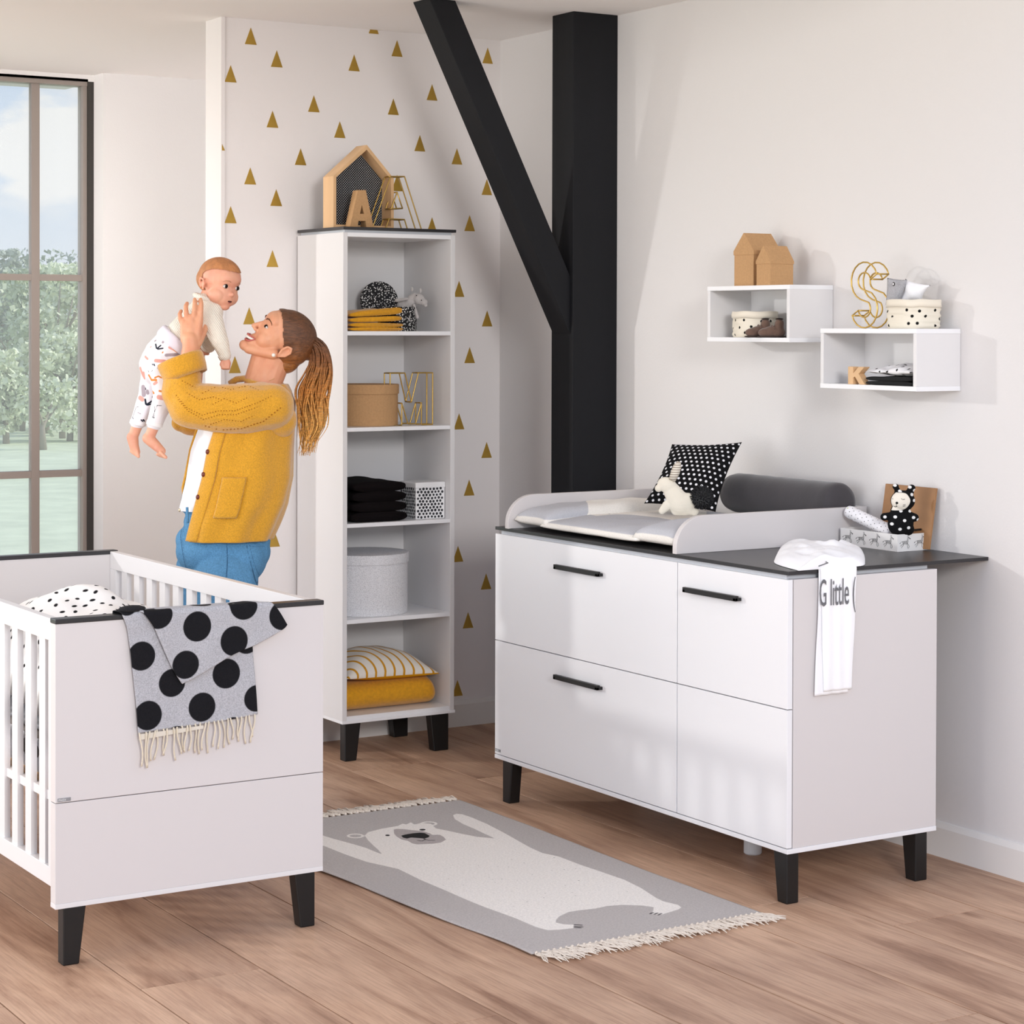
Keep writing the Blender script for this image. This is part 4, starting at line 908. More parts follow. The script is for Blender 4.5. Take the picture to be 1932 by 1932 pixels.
# ---------------------------------------------------------------- bedding and blanket in and on the cot
dv = (2.2, 5.9, .5); DUV = printmat('duvet_dots', '#f2f0ee', [('print', '#17171a', .0008)])
b = B(dv)
def duv(u, v):
    x = 1.868+.665*u; y = 5.165+1.40*v; e = min(1, min(u, 1-u)/.10)*min(1, min(v, 1-v)/.06); e = max(e, 0)**.6
    hz = .545+.16*e + .150*math.exp(-((x-2.08)/.25)**2-((y-5.60)/.42)**2)+.05*fbm((x, y, 0), 4)*e+.02*fbm((x, y, 3), 11)*e
    return (x, y, hz)
b.grid(duv, 180, 330)
o = b.out('duvet', DUV, smooth=True, solid=.012); tag(o, 'white duvet with small black dashes heaped inside the cot', 'duvet'); scatter_dots(o, 800, .0062, 9, 1.7, mind=.026)
MT = thing('mattress', 'white mattress on the slatted base inside the cot', 'mattress', (2.2, 5.87, .4425)); B((2.2, 5.87, .4425)).box(1.862, 2.543, 5.155, 6.595, .4425, .535).out('cover', WCOT, MT, bevel=.012)
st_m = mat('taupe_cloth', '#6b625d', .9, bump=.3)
b = B((1.9, 5.6, .49)); 
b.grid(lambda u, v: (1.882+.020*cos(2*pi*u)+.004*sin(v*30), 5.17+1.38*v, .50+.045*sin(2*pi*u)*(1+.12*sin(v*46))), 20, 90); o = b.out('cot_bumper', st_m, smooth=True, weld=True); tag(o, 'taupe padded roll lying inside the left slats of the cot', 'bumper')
def bq(u, v): p = at(220+u/5.682, 1110+v/5.682, y=5.098); return np.array((p.x, p.z))
def curve(pts, n):
    P_ = [Vector((*p, 0)) for p in pts]; s = spline(P_, 12); L_ = [0]
    for a, c in zip(s, s[1:]): L_.append(L_[-1]+(c-a).length)
    o = []
    for i in range(n+1):
        t = L_[-1]*i/n; k = max(j for j in range(len(L_)) if L_[j] <= t+1e-9); k = min(k, len(s)-2); f = (t-L_[k])/max(1e-9, L_[k+1]-L_[k]); p = s[k].lerp(s[k+1], f); o.append(np.array((p.x, p.y)))
    return o
def coons(top, right, bot, left, n, m):
    T, R_, Bo, Lf = curve(top, n), curve(right, m), curve(bot, n), curve(left, m); g = []
    for i in range(n+1):
        u = i/n; row = []
        for j in range(m+1):
            v = j/m; p = (1-v)*T[i]+v*Bo[i]+(1-u)*Lf[j]+u*R_[j]-((1-u)*(1-v)*T[0]+u*(1-v)*T[-1]+(1-u)*v*Bo[0]+u*v*Bo[-1]); row.append(p)
        g.append(row)
    return g
ZCAP = .8735
def drape(p, yf, wr, seed, zc=ZCAP):
    x, z = p; w = wr*(fbm((x*5, z*3, seed), 2.2)+.4*fbm((x*12, z*8, seed+3), 2))
    if z <= zc-.004: return (x, yf-abs(w)*min(1, (zc-z)/.03)-.0006, z)
    s = z-(zc-.004)
    if s < .012: a = s/.012*pi/2; r_ = .0076; return (x, yf+r_*(1-cos(a)), zc-.004+r_*sin(a)+.0)
    s -= .012
    if s < .034: return (x, yf+.0076+s, zc+.0036+abs(w)*.6)
    return (x, yf+.0416+.003, zc+.0036-(s-.034))
FELT = printmat('felt_big_dots', '#b8b8bd', [('print', '#19191d', .0012)], mottle=.30, mscale=330, bump=.5, bscale=300)
BL = thing('dotted_blanket', 'grey felt blanket with large black dots and cream tassels over the cot end', 'blanket', (2.2, 5.098, .87)); BLo = (2.2, 5.098, .87)
def sheet(name, T, R_, Bo, Lf, n, m, yf, wr, seed, dots, solid):
    g = coons([bq(*p) for p in T], [bq(*p) for p in R_], [bq(*p) for p in Bo], [bq(*p) for p in Lf], n, m); b = B(BLo)
    vs = [[b.bm.verts.new(drape(p, yf, wr, seed)) for p in row] for row in g]
    for i in range(n):
        for j in range(m): b.bm.faces.new((vs[i][j], vs[i+1][j], vs[i+1][j+1], vs[i][j+1]))
    pat = np.array([p for row in g for p in row]); o = b.out(name, FELT, BL, smooth=True)
    best = np.full(len(pat), -.05)
    for (u, v, r_) in dots: c = bq(u, v); best = np.maximum(best, r_/5.682*.00147-np.hypot(pat[:, 0]-c[0], (pat[:, 1]-c[1])*1.0))
    set_attr(o, 'print', best); q = o.modifiers.new('t', 'SOLIDIFY'); q.thickness = solid; q.offset = 0; return o
sheet('hanging_sheet', [(30, 40), (500, 0), (1000, -20), (1440, -30)], [(1440, -30), (1450, 300), (1462, 640), (1485, 900), (1515, 1350)], [(235, 1555), (600, 1500), (1100, 1430), (1515, 1350)], [(30, 40), (60, 260), (115, 420), (152, 660), (182, 930), (215, 1250), (235, 1555)], 90, 100, 5.103, .003, 2,
      [(270, 728, 148), (598, 1015, 145), (1180, 915, 155), (340, 1365, 150), (920, 1275, 150), (1500, 1180, 140), (1250, 1510, 125), (650, 1600, 118), (1400, 560, 140), (120, 160, 130), (700, 500, 140)], .003)
sheet('folded_flap', [(150, -60), (500, -90), (1000, -110), (1480, -120)], [(1480, -120), (1560, 60), (1700, 200), (1815, 385)], [(690, 1020), (850, 940), (1230, 710), (1500, 590), (1760, 440), (1815, 385)], [(150, -60), (240, 190), (380, 400), (450, 560), (545, 770), (610, 900), (690, 1020)], 90, 90, 5.092, .005, 7,
      [(435, 268, 155), (850, 405, 155), (1350, 170, 158), (1245, 560, 155), (725, 815, 145), (945, 55, 120), (1760, 290, 150), (520, -150, 120)], .0035)
# dark turned back corner
b = B(BLo); c0 = at(232, 1150, y=5.11); b.ball(Vector((2.035, 5.118, .883)), .02, scale=(1.9, 1.0, .5)); o = b.out('turned_corner', mat('felt_black', '#18181c', .95, bump=.5, bscale=300, var=.3, vscale=300), BL, smooth=True)
ROPE = mat('cream_rope', '#e4d8c2', .9, bump=.6, bscale=700)
rnd = random.Random(5)
hem = [bq(235+1280*t, 1560-205*t-18*sin(pi*t)) for t in [i/18 for i in range(19)]]
for a_, c_ in ((0, 9),):
    b = B(BLo); h0_, h1_ = bq(245, 1565), bq(930, 1470)
    b.hexa([(h0_[0], 5.097, h0_[1]), (h1_[0], 5.097, h1_[1]), (h1_[0], 5.102, h1_[1]), (h0_[0], 5.102, h0_[1])], [(h0_[0], 5.097, h0_[1]-.015), (h1_[0], 5.097, h1_[1]-.008), (h1_[0], 5.102, h1_[1]-.008), (h0_[0], 5.102, h0_[1]-.015)]); b.out('hem_band', mat('cream_hem', '#ded6c8', .9), BL)
for i in range(26):
    t_ = (i+.3)/26; x0_ = bq(235+1280*t_, 1555-205*t_); ln__ = rnd.uniform(.068, .098)*(1-.25*t_); dx_ = rnd.uniform(-.012, .010); ph = rnd.uniform(0, 6); yb_ = rnd.choice((5.094, 5.100)); pts = []
    for k in range(12):
        s = k/11; pts.append((x0_[0]+dx_*s+.003*sin(5*s+ph), yb_-.001*sin(4*s), x0_[1]+.002-ln__*s))
    b = B(BLo); b.tube(pts, [.0020+.0005*(k % 2) for k in range(12)], 6)
    b.ball(Vector(pts[-2]), .0031, sub=1); b.out('tassel', ROPE, BL, smooth=True)

# ---------------------------------------------------------------- rug
def r1(u, v): p = at(600+u/2.195, 1480+v/2.195, z=.006); return (p.x, p.y)
def r3(u, v): p = at(600+u/6.44, 1490+v/6.44, z=.006); return (p.x, p.y)
def r4(u, v): p = at(1000+u/4.2, 1660+v/4.2, z=.006); return (p.x, p.y)
RUG = printmat('woven_rug', '#beb8b5', [('bear', '#f2ede7', .0015), ('muzzle', '#b5adab', .0012), ('ink', '#232222', .001)], mottle=.14, mscale=160, bump=.6, bscale=230)
ro = (3.2, 5.4, 0); RG = thing('bear_rug', 'grey woven rug with a white bear and fringed ends on the wooden floor', 'rug', ro)
def rugp(u, v):
    y = 6.206-1.629*v; xr = 3.640+.004*sin(v*7); xl = 2.76+.14*v**.9+.006*sin(v*16); x = xl+(xr-xl)*u
    z = .0055+.0035*max(0, 1-u*7)*(.5+.5*sin(v*21))+.0012*(1+fbm((x, y, 0), 5)); return (x, y, z)
b = B(ro); b.grid(rugp, 190, 330); o = b.out('woven_cloth', RUG, RG, smooth=True); co = verts_of(o)+np.array(ro); P2 = co[:, :2]
body = [(28, 258), (110, 290), (200, 322), (330, 352), (430, 400), (560, 455), (690, 510), (820, 558), (900, 592), (950, 605), (1000, 603), (1060, 596), (1062, 581), (1020, 580), (987, 573), (988, 562), (1002, 548), (1040, 530), (1090, 522), (1150, 515), (1200, 504), (1260, 500), (1340, 503), (1388, 510), (1386, 524), (1378, 538), (1415, 544), (1495, 520), (1507, 511), (1492, 500), (1430, 485), (1400, 470), (1340, 430), (1270, 395), (1180, 365), (1090, 335), (1000, 300), (930, 285), (880, 262), (820, 228), (760, 195), (700, 163), (640, 138), (600, 125), (572, 122), (557, 129), (565, 145), (600, 165), (640, 182), (680, 202), (728, 224), (660, 218), (600, 206), (540, 192), (490, 182), (470, 163), (425, 160), (400, 166), (385, 156), (365, 166), (350, 162), (330, 172), (260, 184), (205, 198), (192, 212), (205, 232), (230, 256), (248, 272), (262, 288), (200, 263), (140, 246), (60, 224), (28, 214), (-40, 190), (-80, 188), (-92, 200), (-75, 220), (-30, 240)]
bd = poly_sdf(P2, [r1(*p) for p in body])
def ell(c, rx, ry, fn, n=20): return [fn(c[0]+rx*cos(2*pi*i/n), c[1]+ry*sin(2*pi*i/n)) for i in range(n)]
for c in ((455, 563), (1345, 415)):
    bd = np.maximum(bd, np.minimum(poly_sdf(P2, ell(c, 112, 29, r3)), -poly_sdf(P2, ell(c, 68, 16, r3))))
set_attr(o, 'bear', np.clip(bd, -.03, .03))
mz = poly_sdf(P2, [r3(*p) for p in ((915, 485), (960, 475), (1050, 480), (1150, 492), (1270, 500), (1370, 535), (1390, 550), (1480, 548), (1530, 575), (1560, 610), (1500, 645), (1400, 660), (1200, 668), (1140, 655), (1090, 625), (1010, 608), (950, 570), (920, 535))]); set_attr(o, 'muzzle', np.clip(mz, -.03, .03))
ink = poly_sdf(P2, [r3(*p) for p in ((1005, 560), (1060, 545), (1150, 530), (1240, 522), (1300, 528), (1360, 562), (1350, 580), (1300, 598), (1200, 590), (1130, 585), (1080, 598), (1030, 585))])
for c, a, b_ in (((845, 555), 32, 11), ((1270, 487), 42, 11)): ink = np.maximum(ink, poly_sdf(P2, ell(c, a, b_, r3)))
for pts in (((1290, 596), (1296, 612), (1265, 628), (1208, 619)), ((1296, 604), (1340, 618), (1420, 618))): ink = np.maximum(ink, line_sdf(P2, [r3(*p) for p in pts], .0035))
for pts in (((352, 356), (412, 360)), ((352, 369), (418, 374)), ((352, 379), (402, 382)), ((950, 272), (975, 262)), ((985, 276), (1010, 266)), ((1015, 282), (1042, 270))): ink = np.maximum(ink, line_sdf(P2, [r4(*p) for p in pts], .0042))
rs = np.random.RandomState(3)
for _ in range(46):
    c = r1(rs.uniform(500, 1300), rs.uniform(290, 520)); 
    if poly_sdf(np.array([c]), [r1(*p) for p in body])[0] > .02: ink = np.maximum(ink, .0026-np.hypot(P2[:, 0]-c[0], (P2[:, 1]-c[1])*.6))
set_attr(o, 'ink', np.clip(ink, -.03, .03)); q = o.modifiers.new('t', 'SOLIDIFY'); q.thickness = .004; q.offset = -1
FR = mat('fringe_cotton', '#e2d6c8', .95, bump=.4)
def tassel_mesh(seed):
    rn = random.Random(seed); b = B()
    for k in range(6):
        a = rn.uniform(-.35, .35); L_ = rn.uniform(.055, .075); pts = [(0, 0, .004)]
        for s in (.25, .5, .75, 1): pts.append((a*L_*s+.004*sin(6*s+k), -L_*s, max(.0016, .0055-.003*s)+rn.uniform(0, .003)))
        b.tube(pts, [.0018, .0017, .0016, .0014, .0008], 4)
    b.ball(Vector((0, -.004, .005)), .004, sub=1); return b
ts = []
for i in range(40):
    t_ = (i+.5)/40
    for end in (0, 1):
        x = (2.76 if end == 0 else 2.90)+((3.640-2.76) if end == 0 else (3.628-2.90))*t_; y = 6.206 if end == 0 else 4.577
        if len(ts) < 6: o2 = tassel_mesh(len(ts)).out('tassel', FR, RG, smooth=True); ts.append(o2)
        else: o2 = link_part(rnd.choice(ts), 'tassel', RG)
        o2.location = (x-ro[0], y-ro[1], 0); o2.rotation_euler = (0, 0, (pi if end == 0 else 0)+rnd.uniform(.05, .55)); o2.scale = (1.5, rnd.uniform(.95, 1.35), 1.6)

# ---------------------------------------------------------------- outside the window
GZ = -2.9
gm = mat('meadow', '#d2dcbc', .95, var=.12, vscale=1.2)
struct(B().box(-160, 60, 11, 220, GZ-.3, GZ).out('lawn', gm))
LEAF = [mat('leaf_pale', '#e0e6c9', .8, var=.15, vscale=3), mat('leaf_mid', '#c6d0b2', .8, var=.15, vscale=3), mat('leaf_grey', '#b3bbad', .85, var=.15, vscale=3)]  # greens paled so the leaf colour carries the outdoor haze
BARK = mat('bark', '#a09686', .9)
def tree(u, d, h, w, kind, seed, label, base_z=GZ, dense=2600, bottom=.12, ls=.13, cat='tree'):
    rn = random.Random(seed); g = at(u, 700, d=d); g.z = base_z; t = thing('tree' if cat == 'tree' else 'bush', label, cat, tuple(g))
    b = B(); H = h; b.tube([(0, 0, 0), (rn.uniform(-.1, .1), 0, H*.3), (rn.uniform(-.3, .3), 0, H*.6), (rn.uniform(-.4, .4), 0, H*.9)], [.14, .11, .07, .02], 7)
    for k in range(6):
        z0 = H*rn.uniform(.25, .6); a = rn.uniform(0, 6.28); L_ = w*rn.uniform(.3, .6); b.tube([(0, 0, z0), (cos(a)*L_*.5, sin(a)*L_*.5, z0+H*.15), (cos(a)*L_, sin(a)*L_, z0+H*rn.uniform(.2, .38))], [.06, .045, .015], 5)
    b.out('trunk', BARK, t, smooth=True)
    cl = [(rn.gauss(0, w*.30), rn.gauss(0, w*.22), H*(bottom+(1-bottom)*rn.random()**.8), rn.uniform(.25, .6)*w*.42) for _ in range(26)]
    co, fa = [], []
    for _ in range(dense):
        c = rn.choice(cl); v = Vector((rn.gauss(0, 1), rn.gauss(0, 1), rn.gauss(0, 1))).normalized()*c[3]*rn.uniform(.55, 1.05); p = Vector(c[:3])+v; p.z = max(.1, p.z)
        if p.z > H: p.z = H-rn.random()*.3
        a, q = Vector((rn.gauss(0, 1), rn.gauss(0, 1), rn.gauss(0, 1))).normalized(), Vector((rn.gauss(0, 1), rn.gauss(0, 1), rn.gauss(0, 1))).normalized(); s = ls*rn.uniform(.6, 1.3); n0 = len(co)
        co += [tuple(p+a*s), tuple(p+q*s), tuple(p-a*s*.7), tuple(p-q*s)]; fa.append((n0, n0+1, n0+2, n0+3))
    me = bpy.data.meshes.new('foliage'); me.from_pydata(co, [], fa); o = bpy.data.objects.new('foliage', me); COL.objects.link(o); me.materials.append(LEAF[kind]); o.parent = t; o['kind'] = 'stuff'
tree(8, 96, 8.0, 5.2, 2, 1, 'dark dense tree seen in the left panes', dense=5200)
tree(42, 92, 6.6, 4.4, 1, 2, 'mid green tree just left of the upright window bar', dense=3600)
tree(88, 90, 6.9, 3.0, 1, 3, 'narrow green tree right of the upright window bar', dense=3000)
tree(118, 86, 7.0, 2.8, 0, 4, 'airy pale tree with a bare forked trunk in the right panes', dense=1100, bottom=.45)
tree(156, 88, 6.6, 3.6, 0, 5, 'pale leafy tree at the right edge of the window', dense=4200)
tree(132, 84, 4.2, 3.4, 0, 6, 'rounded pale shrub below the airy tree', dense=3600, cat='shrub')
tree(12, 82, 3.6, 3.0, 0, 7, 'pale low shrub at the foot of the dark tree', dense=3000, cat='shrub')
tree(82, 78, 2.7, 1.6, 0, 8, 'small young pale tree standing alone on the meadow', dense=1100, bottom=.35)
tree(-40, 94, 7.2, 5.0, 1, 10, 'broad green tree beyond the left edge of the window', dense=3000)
# ---------------------------------------------------------------- people
DW = 7.12; S_ = DW/FPX                      # metres per photo pixel at the woman's distance
wb = at(432, 1000, d=DW); wb.z = 0
WO = thing('person', 'smiling person with a long ponytail in a mustard cardigan and jeans, lifting a baby', 'person', tuple(wb), YAW)
LW = to_cam(wb)
def w(u, v, dd=0): p = LW(at(u, v, d=DW)); return Vector((p.x, p.y+dd, p.z))
def skinmat(name, col, red):
    m = mat(name, col, .5, bump=.04, bscale=400); t = m.node_tree; b = t.nodes['Principled BSDF']
    b.inputs['Subsurface Weight'].default_value = .15; b.inputs['Subsurface Radius'].default_value = (.02, .008, .004); b.inputs['Subsurface Scale'].default_value = .5
    tc = N(t, 'ShaderNodeTexCoord'); n = N(t, 'ShaderNodeTexNoise', i_Scale=22, i_Detail=3); t.links.new(tc.outputs['Object'], n.inputs['Vector']); r = ramp(t, [(.35, hexc(col)[:3]), (.75, hexc(red)[:3])]); t.links.new(n.outputs['Fac'], r.inputs[0]); t.links.new(r.outputs[0], b.inputs['Base Color']); return m
SKIN = skinmat('skin', '#dfa481', '#d99674'); BSKIN = skinmat('baby_skin', '#e6ab8e', '#dd977f')
def basis(f, z):
    f = Vector(f).normalized(); z = Vector(z); z = (z-f*z.dot(f)).normalized(); y = z.cross(f); return Matrix((f, y, z)).transposed()
def put(M, O, prims):
    """move prims given in a head frame (x forward, y left, z up) to the person's frame"""
    T = lambda p: M @ Vector(p)+O; o = []
    for p in prims:
        if p[0] == 'c': o.append(('c', T(p[1]), p[2], T(p[3]), p[4]))
        elif p[0] == 'chain': o.append(('chain', [T(q) for q in p[1]], p[2]))
        else: o.append(('e', T(p[1]), p[2], (M @ (p[3].to_matrix() if len(p) > 3 else Matrix.Identity(3))).to_euler()))
    return o
# head
HM = basis((-.700, -.315, .640), (.68, .0, .73)); EYE = Vector((.0735, .033, .004)); HO = w(507, 617, -.06) - HM @ EYE
head = [('e', (-.014, 0, .034), (.090, .072, .076)), ('e', (.028, 0, .0), (.060, .061, .080)), ('e', (.028, 0, -.045), (.049, .050, .052)), ('e', (.078, 0, -.092), (.020, .021, .018)), ('c', (.0, .054, -.046), .018, (.064, .014, -.090), .018), ('c', (.0, -.054, -.046), .018, (.064, -.014, -.090), .018), ('e', (.026, 0, .048), (.054, .060, .044)),
        ('e', (.044, .030, -.030), (.033, .029, .033)), ('e', (.044, -.030, -.030), (.033, .029, .033)), ('e', (.062, 0, .034), (.028, .052, .034)), ('c', (.082, 0, .008), .0068, (.1015, 0, -.023), .0082), ('e', (.091, .0095, -.028), (.009, .0062, .006)), ('e', (.091, -.0095, -.028), (.009, .0062, .006)),
        ('e', (.064, 0, -.060), (.026, .028, .024)),
        ('chain', [(-.012, .073, -.040), (-.006, .077, -.018), (-.012, .082, .004), (-.026, .084, .008), (-.034, .082, -.006), (-.028, .078, -.026), (-.014, .074, -.038)], [.0052, .004, .0042, .0044, .0044, .0042, .005]), ('e', (-.018, .072, -.014), (.014, .006, .020)),
        ('chain', [(-.012, -.073, -.040), (-.006, -.077, -.018), (-.012, -.082, .004), (-.026, -.084, .008), (-.034, -.082, -.006), (-.028, -.078, -.026), (-.014, -.074, -.038)], [.0052, .004, .0042, .0044, .0044, .0042, .005])]
body = put(HM, HO, head)
px_ = S_
nk = HO + HM @ Vector((-.030, 0, -.055))
body += [('c', nk, .052, w(492, 722, -.0), .050), ('c', w(500, 700), .049, w(485, 760), .062), ('c', w(505, 765, -.13), .052, w(470, 760, .13), .052),
         ('chain', [w(485, 770), w(460, 830), w(445, 920), w(425, 990), w(418, 1050)], [.095, .115, .105, .110, .125])]
# near arm and far arm
ELB, WRI = w(360, 768, -.155), w(371, 658, -.125)
body += [('c', w(512, 768, -.13), .050, ELB, .040), ('c', ELB, .040, w(367, 700, -.135), .036), ('c', w(367, 700, -.135), .036, WRI, .0295)]
ELF, WRF = w(345, 795, .10), w(362, 662, .115)
body += [('c', w(470, 765, .13), .048, ELF, .038), ('c', ELF, .037, WRF, .028)]
# near hand: back of the hand to the camera, four fingers closed on the baby's side
def yk(v): return -.118 + .0*v
palm = [('c', WRI, .0285, w(370, 640, -.122), .028), ('e', w(369, 622, -.116), (.034, .017, .036)), ('c', w(386, 600, -.112), .0125, w(380, 640, -.12), .018), ('c', w(356, 606, -.112), .0115, w(361, 640, -.12), .018), ('c', w(371, 600, -.114), .013, w(371, 635, -.12), .02)]
fing = [[(387, 603, -.112), (388.5, 588, -.116), (388.5, 574, -.108), (386, 566, -.092)], [(375.5, 601, -.114), (377, 586, -.121), (377, 573, -.113), (375.5, 566, -.096)], [(364, 604, -.113), (361.5, 590, -.120), (360, 579, -.110), (361, 573, -.094)], [(354, 611, -.109), (350, 601, -.112), (348, 593, -.103), (349.5, 587, -.088)]]
fr_r = [(.0096, .0086, .0080, .0072), (.0098, .0088, .0080, .0072), (.0096, .0086, .0080, .0070), (.0088, .0078, .0070, .0062)]
for f_, r_ in zip(fing, fr_r): palm.append(('chain', [w(*p) for p in f_], list(r_)))
palm.append(('chain', [w(383, 648, -.120), w(389, 636, -.108), w(393, 624, -.088), w(396, 612, -.070)], [.014, .0115, .0100, .0085]))
body += palm
# far hand under the baby's other side
body += [('e', w(372, 630, .105), (.030, .016, .034)), ('c', WRF, .027, w(370, 640, .108), .027)]
for k, (u, v) in enumerate(((392, 586), (382, 580), (371, 584), (360, 592))): body.append(('chain', [w(u-4, v+26, .102), w(u-1, v+12, .104), w(u, v+2, .096), w(u, v-4, .08)], [.0095, .0086, .008, .007]))
body.append(('chain', [w(384, 648, .100), w(390, 634, .088), w(394, 622, .07)], [.013, .011, .009]))
# legs and feet
body += [('chain', [w(440, 1080, -.075), w(437, 1310, -.08), w(437, 1500, -.07)], [.085, .055, .038]), ('chain', [w(385, 1080, .075), w(380, 1310, .08), w(392, 1500, .07)], [.085, .055, .038])]
body += [('c', HO + HM @ Vector((.012, 0, -.072)), .038, w(484, 716, -.005), .040), ('c', HO + HM @ Vector((-.03, 0, -.04)), .046, w(508, 722, -.005), .044)]
blob('body', body, SKIN, WO, .0028, 6)
def HP(p): return HM @ Vector(p)+HO
def child(b, nm, mt, **k): return b.out(nm, mt, WO, smooth=True, **k)
EYEW = mat('eye_white', '#d9d0cb', .45, spec=.2); IRIS = mat('iris_dark', '#1c120e', .35, spec=.15); LASH = mat('lash', '#1d120e', .7); BROW = mat('brow_hair', '#6b4228', .9)
def eye(parent, M, O, c, r, side, gz=0, squint=.55):
    T = lambda p: M @ Vector(p)+O
    b = B(); b.ball(T(c), r, rot=M.to_euler(), scale=(.7, 1.25, squint)); e = b.out('eye', EYEW, parent, smooth=True)
    b = B(); b.ball(T((c[0]+r*.46, c[1]+gz*r, c[2]+.0003)), r*.72, rot=M.to_euler(), scale=(.55, 1, min(1, squint*1.4))); b.out('iris', IRIS, e, smooth=True)
    b = B(); b.tube([T((c[0]+r*.45-abs(k)*.0016, c[1]+side*k*r*.42, c[2]+r*squint*(1.05-.10*k*k))) for k in (-2.6, -1.5, -.5, .5, 1.5, 2.9)], [.0006, .0012, .0014, .0015, .0015, .0006], 6); b.tube([T((c[0]+r*.40-abs(k)*.0016, c[1]+side*k*r*.42, c[2]-r*squint*(.95-.08*k*k))) for k in (-2.2, -1.2, 0, 1.2, 2.4)], [.0003, .0006, .0007, .0007, .0003], 5); b.out('lash', LASH, e, smooth=True)
for s in (1, -1):
    eye(WO, HM, HO, (.0735, s*.031, .004), .0112, s, gz=.22, squint=.5)
    b = B(); b.tube([HP((x, s*y, z)) for x, y, z in ((.088, .014, .020), (.0885, .022, .0255), (.084, .032, .0285), (.076, .043, .0265), (.068, .051, .020))], [.0012, .0026, .0027, .002, .0008], 6, flat=.6); child(b, 'eyebrow', BROW)
LIP = mat('lips', '#b9605a', .4)
def mcurve(c, m, e, r):
    """mouth line through corner, mid and centre points, mirrored"""
    P_ = [HP((e[0], -e[1], e[2])), HP((m[0], -m[1], m[2])), HP(c), HP(m), HP(e)]; sp_ = spline(P_, 5); n = len(sp_)
    return sp_, [r*(.25+.75*sin(pi*k/(n-1))**.6) for k in range(n)]
b = B(); b.ball(HP((.081, 0, -.064)), .0095, rot=HM.to_euler(), scale=(.95, 2.35, .85)); child(b, 'mouth_opening', mat('mouth_dark', '#4a1714', .6))
p_, r_ = mcurve((.0945, 0, -.0635), (.0865, .0165, -.0610), (.0755, .0245, -.0560), .0050); b = B(); b.tube(p_, r_, 8); child(b, 'teeth', mat('teeth', '#f4efe8', .25))
p_, r_ = mcurve((.0975, 0, -.0570), (.0890, .0170, -.0550), (.0735, .0290, -.0500), .0030); b = B(); b.tube(p_, r_, 8); child(b, 'upper_lip', LIP)
p_, r_ = mcurve((.0915, 0, -.0745), (.0835, .0180, -.0695), (.0725, .0290, -.0520), .0038); b = B(); b.tube(p_, r_, 8); child(b, 'lower_lip', LIP)
b = B(); b.ball(HP((.004, .082, -.047)), .0068); child(b, 'earring', mat('pearl', '#f3ece2', .15, coat=.6))
# hair
def hairmat():
    m = mat('hair_brown_blonde', '#6a4023', .42, spec=.5); t = m.node_tree; b = t.nodes['Principled BSDF']; tc = N(t, 'ShaderNodeTexCoord'); sp = N(t, 'ShaderNodeSeparateXYZ'); t.links.new(tc.outputs['Object'], sp.inputs[0])
    mr = N(t, 'ShaderNodeMapRange', i_From_Min=w(500, 800).z, i_From_Max=w(500, 640).z); t.links.new(sp.outputs['Z'], mr.inputs['Value'])
    g = ramp(t, [(0, hexc('#dba75c')[:3]), (.4, hexc('#bd7f3c')[:3]), (.75, hexc('#80502b')[:3]), (1, hexc('#5c3a24')[:3])]); t.links.new(mr.outputs[0], g.inputs[0])
    mp = N(t, 'ShaderNodeMapping'); mp.inputs['Rotation'].default_value = (0, rad(-25), 0); mp.inputs['Scale'].default_value = (.22, 1, 1.6); t.links.new(tc.outputs['Object'], mp.inputs[0])
    n = N(t, 'ShaderNodeTexNoise', i_Scale=120, i_Detail=5, i_Roughness=.75); t.links.new(mp.outputs[0], n.inputs['Vector']); r = ramp(t, [(.36, (.62, .60, .58)), (.62, (1.55, 1.5, 1.4))]); t.links.new(n.outputs['Fac'], r.inputs[0])
    mx = N(t, 'ShaderNodeMix', data_type='RGBA', blend_type='MULTIPLY'); mx.inputs[0].default_value = 1; t.links.new(g.outputs[0], mx.inputs[6]); t.links.new(r.outputs[0], mx.inputs[7]); t.links.new(mx.outputs[2], b.inputs['Base Color'])
    bp = N(t, 'ShaderNodeBump', i_Strength=.7, i_Distance=.003); t.links.new(n.outputs['Fac'], bp.inputs['Height']); t.links.new(bp.outputs[0], b.inputs['Normal']); return m
HAIR = hairmat()
def trim_front(o, M, O, bound):
    bm = bmesh.new(); bm.from_mesh(o.data); Mi = M.transposed(); dl = []
    for v in bm.verts:
        l = Mi @ (v.co-O)
        if l.x > bound(l): dl.append(v)
    bmesh.ops.delete(bm, geom=dl, context='VERTS'); bm.to_mesh(o.data); bm.free()
hr = blob('hair', put(HM, HO, [('e', (-.014, 0, .034), (.094, .0775, .0805)), ('e', (.026, 0, .048), (.058, .064, .048)), ('e', (-.040, 0, .006), (.068, .0765, .070)), ('e', (-.064, 0, -.036), (.040, .056, .048)), ('c', (-.05, 0, .03), .070, (-.095, 0, .034), .034)]), HAIR, WO, .0028, 3)
trim_front(hr, HM, HO, lambda l: .030+.95*(l.z-.030)+.10*max(0, .03-abs(l.y))+.004*fbm(l, 60) if l.z > -.012 else -.012+.004*fbm(l, 60))
pt = B(); rnd = random.Random(11)
ctr = [(583, 640, .0), (598, 652, .0), (606, 675, .01), (601, 705, .01), (590, 735, .0), (588, 768, -.01), (592, 800, -.01), (586, 830, 0), (578, 856, 0)]
wid = [13, 17, 20, 25, 29, 30, 26, 18, 9]
